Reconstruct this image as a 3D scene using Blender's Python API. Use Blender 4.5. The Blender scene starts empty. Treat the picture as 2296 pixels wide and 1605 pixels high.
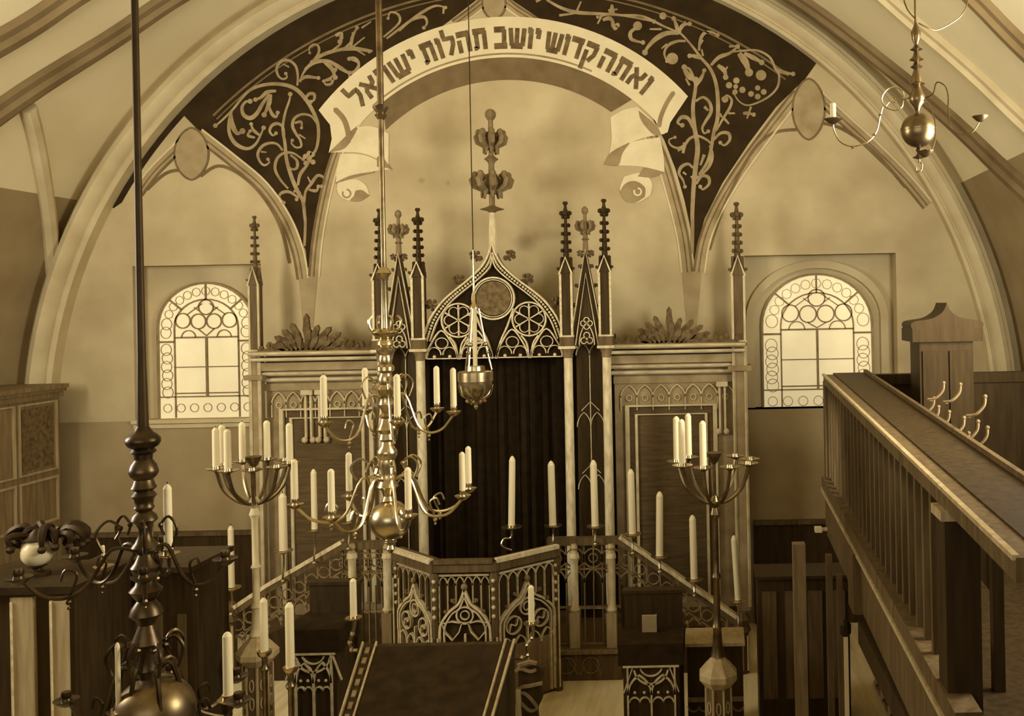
import bpy, bmesh, math, random
from mathutils import Vector, Matrix
random.seed(7)
PI = math.pi
C = bpy.context.scene.collection

# ------------------------------------------------------------------ camera
F, VX, HY, H = 2100.0, 1600.0, 680.0, 4.1
RO = math.radians(1.1)
cr, sr = math.cos(RO), math.sin(RO)
cam = bpy.data.cameras.new('camera'); camo = bpy.data.objects.new('camera', cam); C.objects.link(camo)
cam.sensor_width = 36.0
cam.lens = 36.0 * F / 2296.0
cam.shift_x = (1148.0 - VX) / 2296.0
cam.shift_y = -(802.5 - HY) / 2296.0
cam.clip_start = 0.05
camo.matrix_world = Matrix(((cr, sr, 0, 0), (0, 0, -1, 0), (-sr, cr, 0, H), (0, 0, 0, 1)))
bpy.context.scene.camera = camo
# ------------------------------------------------------------------ world, lights, exposure
sc = bpy.context.scene
w = bpy.data.worlds.new('daylight'); sc.world = w; w.use_nodes = True
bg = w.node_tree.nodes['Background']
bg.inputs[0].default_value = (1.0, 0.98, 0.90, 1); bg.inputs[1].default_value = 0.45
sc.view_settings.view_transform = 'Standard'; sc.view_settings.look = 'None'
sc.view_settings.gamma = 1.0; sc.view_settings.use_curve_mapping = False
sc.view_settings.exposure = 0.0
def area(name, loc, target, sx, sy, power, col=(1, 0.98, 0.92)):
    l = bpy.data.lights.new(name, 'AREA'); l.shape = 'RECTANGLE'; l.size = sx; l.size_y = sy
    l.energy = power; l.color = col
    o = bpy.data.objects.new(name, l); C.objects.link(o); o.location = loc
    o.rotation_euler = (Vector(target) - Vector(loc)).to_track_quat('-Z', 'Y').to_euler()
    return o
area('added_rear_fill', (-2.2, -4.0, 4.2), (-2.4, 12, 6.6), 7.0, 3.4, 260)  # fill lamp added behind the camera, tilted up towards the vault
area('added_right_fill', (3.1, 5.2, 4.9), (-7.2, 9.8, 6.6), 1.8, 2.4, 560)  # lamp added at the right wall, aimed across to brighten the vault
area('added_left_fill', (-7.9, 5.4, 4.9), (2.4, 10.4, 6.4), 1.8, 2.4, 500)  # lamp added at the left wall for the opposite vault; no window built

# ------------------------------------------------------------------ materials (sepia tones)
RAMP = [(0, (20, 14, 6)), (.13, (52, 39, 20)), (.25, (76, 60, 36)), (.5, (130, 109, 73)), (.75, (183, 164, 120)), (1, (225, 209, 164))]
def lin(c):
    c /= 255.0
    return c / 12.92 if c <= .04045 else ((c + .055) / 1.055) ** 2.4
def sep(t):
    for (a, ca), (b, cb) in zip(RAMP, RAMP[1:]):
        if t <= b:
            k = (t - a) / (b - a)
            return tuple(lin(x + (y - x) * k) for x, y in zip(ca, cb)) + (1,)
    return tuple(lin(x) for x in RAMP[-1][1]) + (1,)
def mat(name, t, rough=.7, metal=0.0, var=.12, scale=3.0, bump=0.0, stretch=None, emit=0.0, spec=.2):
    m = bpy.data.materials.new(name); m.use_nodes = True
    nt = m.node_tree; b = nt.nodes['Principled BSDF']
    b.inputs['Roughness'].default_value = rough; b.inputs['Metallic'].default_value = metal
    b.inputs['Specular IOR Level'].default_value = spec
    b.inputs['Specular Tint'].default_value = (1.0, .66, .32, 1) if metal < .3 else (1, 1, 1, 1)
    tc = nt.nodes.new('ShaderNodeTexCoord'); n = nt.nodes.new('ShaderNodeTexNoise')
    n.inputs['Scale'].default_value = scale; n.inputs['Detail'].default_value = 5
    src = tc.outputs['Object']
    if stretch:
        mp = nt.nodes.new('ShaderNodeMapping'); mp.inputs['Scale'].default_value = stretch
        nt.links.new(src, mp.inputs['Vector']); src = mp.outputs['Vector']
    nt.links.new(src, n.inputs['Vector'])
    r = nt.nodes.new('ShaderNodeValToRGB')
    r.color_ramp.elements[0].position = .3; r.color_ramp.elements[1].position = .7
    r.color_ramp.elements[0].color = sep(max(0, t - var)); r.color_ramp.elements[1].color = sep(min(1, t + var))
    nt.links.new(n.outputs['Fac'], r.inputs['Fac']); nt.links.new(r.outputs['Color'], b.inputs['Base Color'])
    if emit:
        nt.links.new(r.outputs['Color'], b.inputs['Emission Color']); b.inputs['Emission Strength'].default_value = emit
    if bump:
        bp = nt.nodes.new('ShaderNodeBump'); bp.inputs['Strength'].default_value = bump; bp.inputs['Distance'].default_value = .02
        nt.links.new(n.outputs['Fac'], bp.inputs['Height']); nt.links.new(bp.outputs['Normal'], b.inputs['Normal'])
    return m
M = {
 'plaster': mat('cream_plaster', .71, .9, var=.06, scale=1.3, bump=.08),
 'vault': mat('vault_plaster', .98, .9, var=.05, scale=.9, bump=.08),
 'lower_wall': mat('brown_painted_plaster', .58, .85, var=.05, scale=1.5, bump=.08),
 'trim': mat('moulded_stone', .78, .8, var=.05, scale=2.5, bump=.05),
 'rib': mat('brown_stone_rib', .43, .8, var=.06, scale=2.0, bump=.05),
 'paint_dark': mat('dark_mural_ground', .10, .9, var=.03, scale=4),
 'paint_vine': mat('ochre_mural_vine', .56, .9, var=.08, scale=6),
 'paint_vine_light': mat('pale_mural_vine', .70, .9, var=.06, scale=6),
 'paint_mid': mat('mural_arch_brown', .60, .9, var=.05, scale=5),
 'paint_dim': mat('mural_arch_shade', .40, .9, var=.05, scale=5),
 'paint_light': mat('mural_arch_highlight', .82, .9, var=.04, scale=5),
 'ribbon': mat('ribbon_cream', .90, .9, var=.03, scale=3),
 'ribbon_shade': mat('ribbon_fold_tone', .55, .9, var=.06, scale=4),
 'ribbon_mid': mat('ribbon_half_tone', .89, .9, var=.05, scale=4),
 'band': mat('brown_painted_band', .40, .9, var=.04, scale=5),
 'letter': mat('brown_lettering', .36, .9, var=.08, scale=14),
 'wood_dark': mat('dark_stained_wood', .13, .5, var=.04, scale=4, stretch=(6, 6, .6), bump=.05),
 'wood': mat('brown_wood', .30, .5, var=.06, scale=4, stretch=(6, 6, .6), bump=.05),
 'wood_mid': mat('mid_brown_wood', .44, .55, var=.07, scale=4, stretch=(6, 6, .6), bump=.05),
 'wood_light': mat('pale_worn_wood', .62, .5, var=.07, scale=4, stretch=(6, 6, .6)),
 'gilt': mat('old_gilding', .80, .5, metal=.08, var=.10, scale=20),
 'stone_screen': mat('carved_screen_brown', .55, .7, var=.07, scale=5, bump=.06),
 'screen_light': mat('carved_screen_pale', .76, .65, var=.08, scale=6),
 'screen_panel': mat('screen_panel_brown', .28, .7, var=.05, scale=3, stretch=(1, 1, 9)),
 'marble': mat('pale_marble', .82, .35, var=.12, scale=7, stretch=(3, 3, 1)),
 'velvet': mat('black_brown_velvet', .05, .95, var=.025, scale=8, spec=.1),
 'cloth': mat('dark_cloth', .09, .95, var=.03, scale=9, spec=.1),
 'brass': mat('old_brass', .72, .26, metal=.95, var=.10, scale=9),
 'brass_dark': mat('tarnished_brass', .40, .34, metal=.9, var=.12, scale=9),
 'brass_black': mat('blackened_brass', .20, .36, metal=.8, var=.10, scale=9),
 'iron': mat('dark_iron', .10, .5, metal=.15, var=.03, scale=9),
 'wax': mat('white_wax', .90, .5, var=.02, scale=5),
 'wick': mat('charred_wick', .05, .9, var=.01),
 'glass': mat('bright_window_glass', .98, .3, var=.02, scale=4, emit=.42),
 'lead': mat('lead_came', .52, .7, var=.06, scale=8),
 'frame': mat('window_frame_paint', .62, .7, var=.05, scale=5),
 'floor': mat('worn_floor_boards', .84, .6, var=.10, scale=2.0, stretch=(5, .5, 1)),
 'leaf': mat('carved_leafwork', .30, .8, var=.10, scale=14, bump=.3),
 'globe': mat('milky_glass', .86, .25, var=.05, scale=5),
 'book': mat('worn_book_cloth', .58, .7, var=.06, scale=6),
 'panel_stone': mat('grey_brown_panel', .34, .8, var=.10, scale=18, bump=.2),
}

def stains(m, spots):
    nt = m.node_tree; b = nt.nodes['Principled BSDF']; src = b.inputs['Base Color'].links[0].from_socket
    tc = nt.nodes['Texture Coordinate']
    nz = nt.nodes.new('ShaderNodeTexNoise'); nz.inputs['Scale'].default_value = 5; nz.inputs['Detail'].default_value = 6
    nt.links.new(tc.outputs['Object'], nz.inputs['Vector'])
    for (x, z, rx, rz, k) in spots:
        mp = nt.nodes.new('ShaderNodeMapping'); mp.inputs['Location'].default_value = (-x / rx, 0, -z / rz); mp.inputs['Scale'].default_value = (1 / rx, 0, 1 / rz)
        nt.links.new(tc.outputs['Object'], mp.inputs['Vector'])
        ln = nt.nodes.new('ShaderNodeVectorMath'); ln.operation = 'LENGTH'; nt.links.new(mp.outputs['Vector'], ln.inputs[0])
        ad = nt.nodes.new('ShaderNodeMath'); ad.operation = 'ADD'; nt.links.new(ln.outputs['Value'], ad.inputs[0]); nt.links.new(nz.outputs['Fac'], ad.inputs[1])
        mr = nt.nodes.new('ShaderNodeMapRange'); mr.interpolation_type = 'SMOOTHSTEP'
        for nm, v in (('From Min', .55), ('From Max', 1.5), ('To Min', k), ('To Max', 0)): mr.inputs[nm].default_value = v
        nt.links.new(ad.outputs[0], mr.inputs['Value'])
        mx = nt.nodes.new('ShaderNodeMix'); mx.data_type = 'RGBA'; pass
        nt.links.new(mr.outputs['Result'], mx.inputs['Factor']); nt.links.new(src, mx.inputs[6]); mx.inputs[7].default_value = sep(.35)
        src = mx.outputs[2]
    nt.links.new(src, b.inputs['Base Color'])

# ------------------------------------------------------------------ helpers
ORG = {}
def P(px, py, Y):
    u, v = px - VX, HY - py
    return Vector(((u * cr + v * sr) * Y / F, Y, H + (-u * sr + v * cr) * Y / F))
def W2(px, py, Y):
    p = P(px, py, Y); return (p.x, p.z)
class Fr:
    """a plane to draw in: origin, right, up, outward normal (towards the viewer)"""
    def __init__(s, O=(0, 0, 0), ex=(1, 0, 0), ez=(0, 0, 1)):
        s.O, s.ex, s.ez = Vector(O), Vector(ex).normalized(), Vector(ez).normalized()
        s.n = s.ex.cross(s.ez).normalized()
    def __call__(s, x, z, d=0.0):
        return s.O + s.ex * x + s.ez * z + s.n * d
def PL(Y): return Fr((0, Y, 0))
class MB:
    def __init__(s): s.v, s.f = [], []
    def add(s, vs, fs):
        k = len(s.v); s.v += [Vector(v) for v in vs]; s.f += [tuple(i + k for i in f) for f in fs]; return s
    def box(s, a, b):
        x0, y0, z0 = a; x1, y1, z1 = b
        return s.add([(x0, y0, z0), (x1, y0, z0), (x1, y1, z0), (x0, y1, z0), (x0, y0, z1), (x1, y0, z1), (x1, y1, z1), (x0, y1, z1)],
                     [(3, 2, 1, 0), (4, 5, 6, 7), (0, 1, 5, 4), (1, 2, 6, 5), (2, 3, 7, 6), (3, 0, 4, 7)])
    def beam(s, a, b, w, h, up=(0, 0, 1)):
        a, b = Vector(a), Vector(b); d = (b - a).normalized(); u = Vector(up)
        x = d.cross(u).normalized(); u = x.cross(d).normalized()
        q = [(-w / 2, -h / 2), (w / 2, -h / 2), (w / 2, h / 2), (-w / 2, h / 2)]
        vs = [a + x * i + u * j for i, j in q] + [b + x * i + u * j for i, j in q]
        return s.add(vs, [(0, 1, 2, 3), (7, 6, 5, 4), (0, 4, 5, 1), (1, 5, 6, 2), (2, 6, 7, 3), (3, 7, 4, 0)])
    def lathe(s, prof, c=(0, 0, 0), n=16, sx=1, sy=1, a0=0):
        c = Vector(c); vs, fs = [], []
        for r, z in prof:
            for i in range(n):
                a = a0 + 2 * PI * i / n
                vs.append(c + Vector((r * sx * math.cos(a), r * sy * math.sin(a), z)))
        m = len(prof)
        for j in range(m - 1):
            for i in range(n):
                fs.append((j * n + i, j * n + (i + 1) % n, (j + 1) * n + (i + 1) % n, (j + 1) * n + i))
        fs.append(tuple(reversed(range(n)))); fs.append(tuple((m - 1) * n + i for i in range(n)))
        return s.add(vs, fs)
    def ball(s, c, r, n=10, rz=None):
        rz = rz or r; k = max(4, n // 2 + 1)
        return s.lathe([(max(r * math.sin(PI * i / k), r * .02), -rz * math.cos(PI * i / k)) for i in range(k + 1)], c, n)
    def tube(s, pts, r, n=6):
        pts = [Vector(p) for p in pts]; m = len(pts)
        rs = r if isinstance(r, (list, tuple)) else [r] * m
        t0 = (pts[1] - pts[0]).normalized()
        ref = Vector((0, 0, 1)) if abs(t0.z) < .9 else Vector((1, 0, 0))
        x = t0.cross(ref).normalized(); vs, fs = [], []
        for i, p in enumerate(pts):
            t = (pts[min(i + 1, m - 1)] - pts[max(i - 1, 0)])
            t = t.normalized() if t.length > 1e-9 else t0
            x = (x - t * x.dot(t)).normalized(); y = t.cross(x)
            for k in range(n):
                a = 2 * PI * k / n
                vs.append(p + (x * math.cos(a) + y * math.sin(a)) * rs[i])
        for i in range(m - 1):
            for k in range(n):
                fs.append((i * n + k, i * n + (k + 1) % n, (i + 1) * n + (k + 1) % n, (i + 1) * n + k))
        fs.append(tuple(reversed(range(n)))); fs.append(tuple((m - 1) * n + k for k in range(n)))
        return s.add(vs, fs)
    def prism(s, poly, fr, d0, d1):
        n = len(poly); vs = [fr(x, z, d0) for x, z in poly] + [fr(x, z, d1) for x, z in poly]
        area2 = sum(poly[i][0] * poly[(i + 1) % n][1] - poly[(i + 1) % n][0] * poly[i][1] for i in range(n))
        fw = tuple(range(n, 2 * n)); bk = tuple(reversed(range(n)))
        sd = [(i, (i + 1) % n, n + (i + 1) % n, n + i) for i in range(n)]
        fs = [fw, bk] + sd
        if area2 < 0: fs = [tuple(reversed(f)) for f in fs]
        return s.add(vs, fs)
    def strip(s, pts, w, fr, d0, d1, closed=False):
        n = len(pts); ws = w if isinstance(w, (list, tuple)) else [w] * n; vs, fs = [], []
        for i, (x, z) in enumerate(pts):
            a = pts[(i - 1) % n] if closed or i > 0 else pts[i]
            b = pts[(i + 1) % n] if closed or i < n - 1 else pts[i]
            tx, tz = b[0] - a[0], b[1] - a[1]; L = math.hypot(tx, tz) or 1
            nx, nz = -tz / L * ws[i] / 2, tx / L * ws[i] / 2
            vs += [fr(x + nx, z + nz, d0), fr(x - nx, z - nz, d0), fr(x - nx, z - nz, d1), fr(x + nx, z + nz, d1)]
        rng = range(n if closed else n - 1)
        for i in rng:
            j = (i + 1) % n
            for k in range(4):
                fs.append((i * 4 + k, j * 4 + k, j * 4 + (k + 1) % 4, i * 4 + (k + 1) % 4))
        if not closed:
            fs += [(0, 1, 2, 3), tuple((n - 1) * 4 + k for k in (3, 2, 1, 0))]
        return s.add(vs, fs)
    def disc(s, x, z, r, fr, d0, d1, n=14, rz=None):
        rz = rz or r
        return s.prism([(x + r * math.cos(2 * PI * i / n), z + rz * math.sin(2 * PI * i / n)) for i in range(n)], fr, d0, d1)
    def ring(s, x, z, r, w, fr, d0, d1, n=24, rz=None):
        rz = rz or r
        return s.strip([(x + r * math.cos(2 * PI * i / n), z + rz * math.sin(2 * PI * i / n)) for i in range(n)], w, fr, d0, d1, True)
    def build(s, name, m, parent=None, smooth=False, org=None):
        if parent is not None: o0 = ORG[parent.name]
        else:
            if org is None:
                xs = [v.x for v in s.v]; ys = [v.y for v in s.v]; zs = [v.z for v in s.v]
                org = Vector(((min(xs) + max(xs)) / 2, (min(ys) + max(ys)) / 2, min(zs)))
            o0 = Vector(org)
        me = bpy.data.meshes.new(name)
        me.from_pydata([v - o0 for v in s.v], [], s.f)
        bm = bmesh.new(); bm.from_mesh(me); bmesh.ops.recalc_face_normals(bm, faces=bm.faces); bm.to_mesh(me); bm.free()
        if smooth:
            for p in me.polygons: p.use_smooth = True
            try: me.set_sharp_from_angle(angle=math.radians(38))
            except Exception: pass
        me.materials.append(M[m] if isinstance(m, str) else m)
        o = bpy.data.objects.new(name, me); C.objects.link(o)
        if parent is not None: o.parent = parent
        else: o.location = o0
        ORG[o.name] = o0
        return o
def tag(o, label, cat, group=None, kind=None):
    o['label'] = label; o['category'] = cat
    if group: o['group'] = group
    if kind: o['kind'] = kind
    return o
def thing(name, loc, label, cat, group=None):
    o = bpy.data.objects.new(name, None); C.objects.link(o); o.location = loc; o.empty_display_size = .1
    ORG[o.name] = Vector(loc)
    return tag(o, label, cat, group)
def struct(o): o['kind'] = 'structure'; return o
def arc(cx, cz, r, a0, a1, n=12):
    return [(cx + r * math.cos(math.radians(a0 + (a1 - a0) * i / n)), cz + r * math.sin(math.radians(a0 + (a1 - a0) * i / n))) for i in range(n + 1)]
def lancet(x0, x1, zs, h, n=7, A=60):
    A = math.radians(A); w = x1 - x0
    L = [(x0 + w / 2 * (1 - math.cos(A * i / n)) / (1 - math.cos(A)), zs + h * math.sin(A * i / n) / math.sin(A)) for i in range(n + 1)]
    return L + [(x0 + x1 - x, z) for x, z in reversed(L[:-1])]
def smooth2(pts, k=4):
    """Catmull-Rom through 2-D or 3-D points"""
    pts = [Vector(p) for p in pts]
    if len(pts) < 3: return [tuple(p) for p in pts]
    out = []
    for i in range(len(pts) - 1):
        p0, p1, p2, p3 = pts[max(i - 1, 0)], pts[i], pts[i + 1], pts[min(i + 2, len(pts) - 1)]
        for j in range(k):
            t = j / k
            out.append(tuple(.5 * ((2 * p1) + (p2 - p0) * t + (2 * p0 - 5 * p1 + 4 * p2 - p3) * t * t + (3 * p1 - p0 - 3 * p2 + p3) * t ** 3)))
    out.append(tuple(pts[-1])); return out

# ------------------------------------------------------------------ the room
YW = 12.0
SW = F / YW
AX, AZ = W2(1175, 956, YW)           # centre of the great arch
AR = 1045 / SW                       # its clear radius
VR = AR + .42                        # barrel vault radius
XL, XR = AX - VR, AX + VR
NL = (W2(300, 770, YW)[0], W2(588, 770, YW)[0], W2(440, 950, YW)[1], W2(440, 594, YW)[1])
NR = (W2(1672, 750, YW)[0], W2(2012, 750, YW)[0], W2(1840, 925, YW)[1], W2(1840, 570, YW)[1])
ZD = W2(230, 946, YW)[1]             # top of the darker lower wall

_st = lambda px, py, rx, rz, k: (W2(px, py, YW)[0] - AX, W2(px, py, YW)[1], rx / SW, rz / SW, k)
stains(M['plaster'], [_st(1183, 540, 38, 34, .6), _st(1240, 528, 80, 20, .2), _st(975, 600, 60, 60, .32), _st(945, 405, 12, 9, .4), _st(1005, 410, 9, 9, .3), _st(1900, 560, 160, 60, .22), _st(940, 360, 160, 40, .12)])
b = MB()
b.box((XL - .6, YW, ZD), (NL[0], YW + .5, 9)); b.box((NL[0], YW, NL[3]), (NL[1], YW + .5, 9)); b.box((NL[0], YW, ZD), (NL[1], YW + .5, max(NL[2], ZD + .002)))
b.box((NL[1], YW, ZD), (NR[0], YW + .5, 9)); b.box((NR[0], YW, NR[3]), (NR[1], YW + .5, 9)); b.box((NR[0], YW, ZD), (NR[1], YW + .5, NR[2]))
b.box((NR[1], YW, ZD), (XR + .6, YW + .5, 9))
b.box((NL[0], YW + .28, NL[2]), (NL[1], YW + .5, NL[3])); b.box((NR[0], YW + .28, NR[2]), (NR[1], YW + .5, NR[3]))
wall = struct(b.build('wall_front', 'plaster', org=(AX, YW, 0)))
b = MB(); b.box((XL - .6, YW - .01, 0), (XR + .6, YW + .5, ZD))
b.build('fall_off_dado', 'lower_wall', wall)  # dado's darker tone also takes in the light falling off down the wall
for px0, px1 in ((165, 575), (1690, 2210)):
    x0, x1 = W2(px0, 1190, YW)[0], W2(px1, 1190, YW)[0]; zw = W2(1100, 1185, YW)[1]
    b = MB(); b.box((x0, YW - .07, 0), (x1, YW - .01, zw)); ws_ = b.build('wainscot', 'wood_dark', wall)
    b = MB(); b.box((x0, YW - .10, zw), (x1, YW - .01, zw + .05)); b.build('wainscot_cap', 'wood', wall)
def cyl(t0, t1, y0, y1, n=32, r0=VR, r1=VR + .3):
    b = MB(); vs, fs = [], []
    for i in range(n + 1):
        a = t0 + (t1 - t0) * i / n
        for r, y in ((r0, y0), (r0, y1), (r1, y1), (r1, y0)):
            vs.append((AX + r * math.cos(a), y, AZ + r * math.sin(a)))
    for i in range(n):
        for k in range(4): fs.append((i * 4 + k, i * 4 + (k + 1) % 4, i * 4 + 4 + (k + 1) % 4, i * 4 + 4 + k))
    fs += [(0, 1, 2, 3), (n * 4 + 3, n * 4 + 2, n * 4 + 1, n * 4)]
    return b.add(vs, fs)
ZS = W2(170, 445, 11.8)[1]
ts = math.asin((ZS - AZ) / VR)
Y0 = -4.5
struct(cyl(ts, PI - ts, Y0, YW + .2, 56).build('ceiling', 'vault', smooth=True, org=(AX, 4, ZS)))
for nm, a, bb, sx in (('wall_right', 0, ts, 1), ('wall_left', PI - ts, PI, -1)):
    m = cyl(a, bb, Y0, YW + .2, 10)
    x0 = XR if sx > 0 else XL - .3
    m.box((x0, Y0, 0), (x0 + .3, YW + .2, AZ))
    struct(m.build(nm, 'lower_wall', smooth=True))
struct(MB().box((XL - .5, Y0, -.2), (XR + .5, YW + .4, 0)).build('floor', 'floor'))

struct(MB().box((XL, .45, 0), (XR, .6, 3.1)).build('unseen_shade_parapet', 'wood'))   # unseen parapet added below the camera to shade the lower room
# great arch: moulded profile swept round the semicircle and down to the pilaster caps
prof = [(0, .0), (0, -.16), (.035, -.20), (.05, -.17), (.075, -.17), (.10, -.27), (.16, -.33), (.22, -.30), (.25, -.22), (.30, -.20), (.34, -.10), (.46, -.02), (.46, .05)]
b = MB(); vs, fs = [], []; n = 72; a0, a1 = math.radians(3), math.radians(177)
for i in range(n + 1):
    a = a0 + (a1 - a0) * i / n
    for r, y in prof: vs.append((AX + (AR + r) * math.cos(a), YW + y, AZ + (AR + r) * math.sin(a)))
k = len(prof)
for i in range(n):
    for j in range(k - 1): fs.append((i * k + j, i * k + j + 1, (i + 1) * k + j + 1, (i + 1) * k + j))
b.add(vs, fs); struct(b.build('trim_1', 'trim', smooth=True, org=(AX, YW, AZ)))
for i, sgn in enumerate((-1, 1)):    # pilasters that carry the arch
    x0, x1 = sorted((AX + sgn * (AR - .03), AX + sgn * (AR + .42)))
    b = MB(); zc = AZ + .38
    b.box((x0 + .04, YW - .28, 0), (x1, YW - .012, zc)); b.box((x0, YW - .33, zc), (x1, YW - .012, zc + .05))
    b.box((x0 - .03, YW - .36, zc + .05), (x1, YW - .012, zc + .12)); b.box((x0 + .02, YW - .30, 0), (x1, YW - .28, .3))
    struct(b.build('trim_%d' % (i + 2), 'wood_mid' if sgn < 0 else 'rib'))

def on_vault(px, py, R=VR):
    u, v = px - VX, HY - py
    dx, dz = (u * cr + v * sr) / F, (-u * sr + v * cr) / F
    A = dx * dx + dz * dz; B = 2 * (dx * -AX + dz * (H - AZ)); Cc = AX * AX + (H - AZ) ** 2 - R * R
    t = (-B + math.sqrt(B * B - 4 * A * Cc)) / (2 * A)
    return Vector((dx * t, t, H + dz * t))
def rib(name, pix, w, h, m, ext=None):
    """a moulded rib lying on the vault, following points seen on it"""
    pts = [on_vault(*p) for p in pix]
    # work in (angle, Y) so the rib stays on the surface
    q = [(math.atan2(p.z - AZ, p.x - AX), p.y) for p in pts]
    q = smooth2([(a, y) for a, y in q], 10)
    if ext:
        (a1, y1), (a2, y2) = q[-6], q[-1]
        for i in range(1, ext + 1): q.append((a2 + (a2 - a1) * i / 3, y2 + (y2 - y1) * i / 3 * (1 - i / ext / 2)))
    vs, fs = [], []
    cs = [(-.5, 0), (-.42, .55), (-.20, .62), (-.12, 1), (.12, 1), (.20, .62), (.42, .55), (.5, 0)]
    ps = [Vector((AX + VR * math.cos(a), y, AZ + VR * math.sin(a))) for a, y in q]
    for i, p in enumerate(ps):
        t = (ps[min(i + 1, len(ps) - 1)] - ps[max(i - 1, 0)]).normalized()
        nn = Vector((AX - p.x, 0, AZ - p.z)).normalized(); sd = t.cross(nn).normalized()
        for c, d in cs: vs.append(p + sd * c * w + nn * (d * h - .01))
    k = len(cs)
    for i in range(len(ps) - 1):
        for j in range(k - 1): fs.append((i * k + j, i * k + j + 1, (i + 1) * k + j + 1, (i + 1) * k + j))
    return struct(MB().add(vs, fs).build(name, m, smooth=True, org=ps[0]))
rib('trim_4', [(-420, 560), (-120, 330), (50, 210), (240, 90), (390, -10), (560, -100)], .34, .13, 'rib', 6)
rib('trim_5', [(-420, 390), (-120, 160), (50, 60), (170, -20), (330, -110)], .34, .15, 'rib', 6)
rib('trim_6', [(2560, 690), (2330, 450), (2200, 325), (2000, 150), (1810, 5), (1650, -95)], .36, .13, 'rib', 6)
rib('trim_7', [(2560, 540), (2330, 300), (2200, 175), (2050, 45), (1930, -60)], .26, .12, 'trim', 6)
rib('trim_8', [(2560, 350), (2330, 130), (2200, 0), (2090, -110)], .26, .12, 'rib', 6)

# left corner wall rib rising from the wall to the vault
b = MB()
cpts = [on_vault(x, y, VR - .03) for x, y in ((128, 870), (124, 700), (112, 520), (98, 410), (80, 310), (62, 240))]
b.tube(smooth2(cpts, 4), .09, 8); struct(b.build('trim_9', 'trim', smooth=True))

# ------------------------------------------------------------------ mural painted on the front wall
fw = PL(YW)
def wp(L): return [W2(x, y, YW) for x, y in L]
def arcpx(cx, cy, r, a0, a1, n):
    return [(cx + r * math.sin(math.radians(a0 + (a1 - a0) * i / n)), cy - r * math.cos(math.radians(a0 + (a1 - a0) * i / n))) for i in range(n + 1)]
left_in = [(440, 287), (480, 315), (560, 375), (620, 440), (660, 505), (685, 560), (692, 610), (700, 560), (712, 480), (730, 400), (755, 320), (800, 240), (870, 165), (950, 90), (1010, 45), (1062, 5), (1108, -32)]
right_in = [(1155, 5), (1215, 45), (1300, 90), (1400, 170), (1455, 250), (1490, 315), (1515, 380), (1535, 450), (1550, 520), (1556, 585), (1565, 540), (1580, 490), (1620, 410), (1680, 320), (1740, 240), (1806, 176)]
outer = arcpx(1175, 956, 1055, 38.8, -47.5, 40)
MB().prism(wp(left_in + right_in + outer), fw, -.02, .004).build('spandrel_ground', 'paint_dark', wall)
b = MB()                                     # thin line that follows the arch inside the dark ground
b.strip(wp(arcpx(1175, 956, 985, -45, 37, 50)), 5 / SW, fw, .0, .006); b.strip(wp(arcpx(1175, 956, 974, -45, 37, 50)), 3 / SW, fw, .0, .006)
b.build('spandrel_border', 'paint_dim', wall)
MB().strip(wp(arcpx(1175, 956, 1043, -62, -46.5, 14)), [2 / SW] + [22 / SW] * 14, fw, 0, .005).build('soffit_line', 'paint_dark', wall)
bm_, bl_, bd_ = MB(), MB(), MB()
def limb(pts, w, hl=1, dk=1):
    q = smooth2(pts, 5); bm_.strip(wp(q), w / SW, fw, 0, .007)
    def off(d):
        o = []
        for i, p in enumerate(q):
            a, c = q[max(i - 1, 0)], q[min(i + 1, len(q) - 1)]; tx, ty = c[0] - a[0], c[1] - a[1]; L = math.hypot(tx, ty) or 1
            o.append((p[0] + ty / L * d, p[1] - tx / L * d))
        return o
    bl_.strip(wp(off(hl * w * .46)), 4 / SW, fw, 0, .010); bd_.strip(wp(off(-hl * w * .46)), 5 / SW, fw, 0, .010)
    bd_.strip(wp(off(-hl * w * .05)), 3 / SW, fw, 0, .009)
limb([(446, 300), (520, 358), (590, 418), (640, 490), (668, 560), (680, 625)], 26, 1)
limb([(430, 300), (390, 340), (345, 385), (310, 432)], 24, -1)
limb([(705, 620), (712, 540), (730, 440), (755, 350), (790, 285), (830, 230)], 24, -1)
limb([(1540, 610), (1530, 530), (1505, 430), (1480, 350), (1450, 290)], 26, 1)
limb([(1568, 610), (1580, 540), (1608, 470), (1655, 390), (1720, 300), (1790, 210)], 26, -1)
limb([(1835, 215), (1900, 275), (1960, 330), (2030, 400), (2080, 460)], 26, 1)
limb([(1020, 55), (1065, 22), (1108, -14)], 20, -1); limb([(1210, 55), (1155, 22), (1112, -14)], 20, 1)
# cusps under the little arches
for L in ([(330, 425), (370, 390), (405, 382), (430, 395)], [(450, 395), (490, 372), (540, 392), (590, 440), (630, 510), (650, 590)],
          [(1590, 560), (1620, 470), (1680, 350), (1730, 300), (1790, 290)], [(1840, 275), (1890, 290), (1960, 340), (2030, 420)]):
    bd_.strip(wp(smooth2(L, 5)), 7 / SW, fw, 0, .008)
# stalks under the springing points
for x in (690, 1550): bm_.prism(wp([(x - 22, 600), (x + 24, 600), (x + 12, 735), (x - 10, 735)]), fw, 0, .005)
bm_.build('painted_arches', 'paint_mid', wall); bl_.build('arch_highlights', 'paint_light', wall); bd_.build('arch_outlines', 'paint_dim', wall)
b, b2 = MB(), MB()
for cx, cy, rx, ry in ((430, 345, 36, 56), (1813, 245, 34, 66), (1108, 8, 24, 34)):
    ves = [(cx + rx * math.sin(t) * abs(math.sin(t)) ** .3, cy - ry * math.cos(t)) for t in [2 * PI * i / 28 for i in range(28)]]
    b.prism(wp(ves), fw, 0, .012); b2.strip(wp(ves), 9 / SW, fw, 0, .010, True)
b.build('painted_lozenges', 'paint_mid', wall); b2.build('lozenge_outlines', 'paint_dim', wall)

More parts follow.
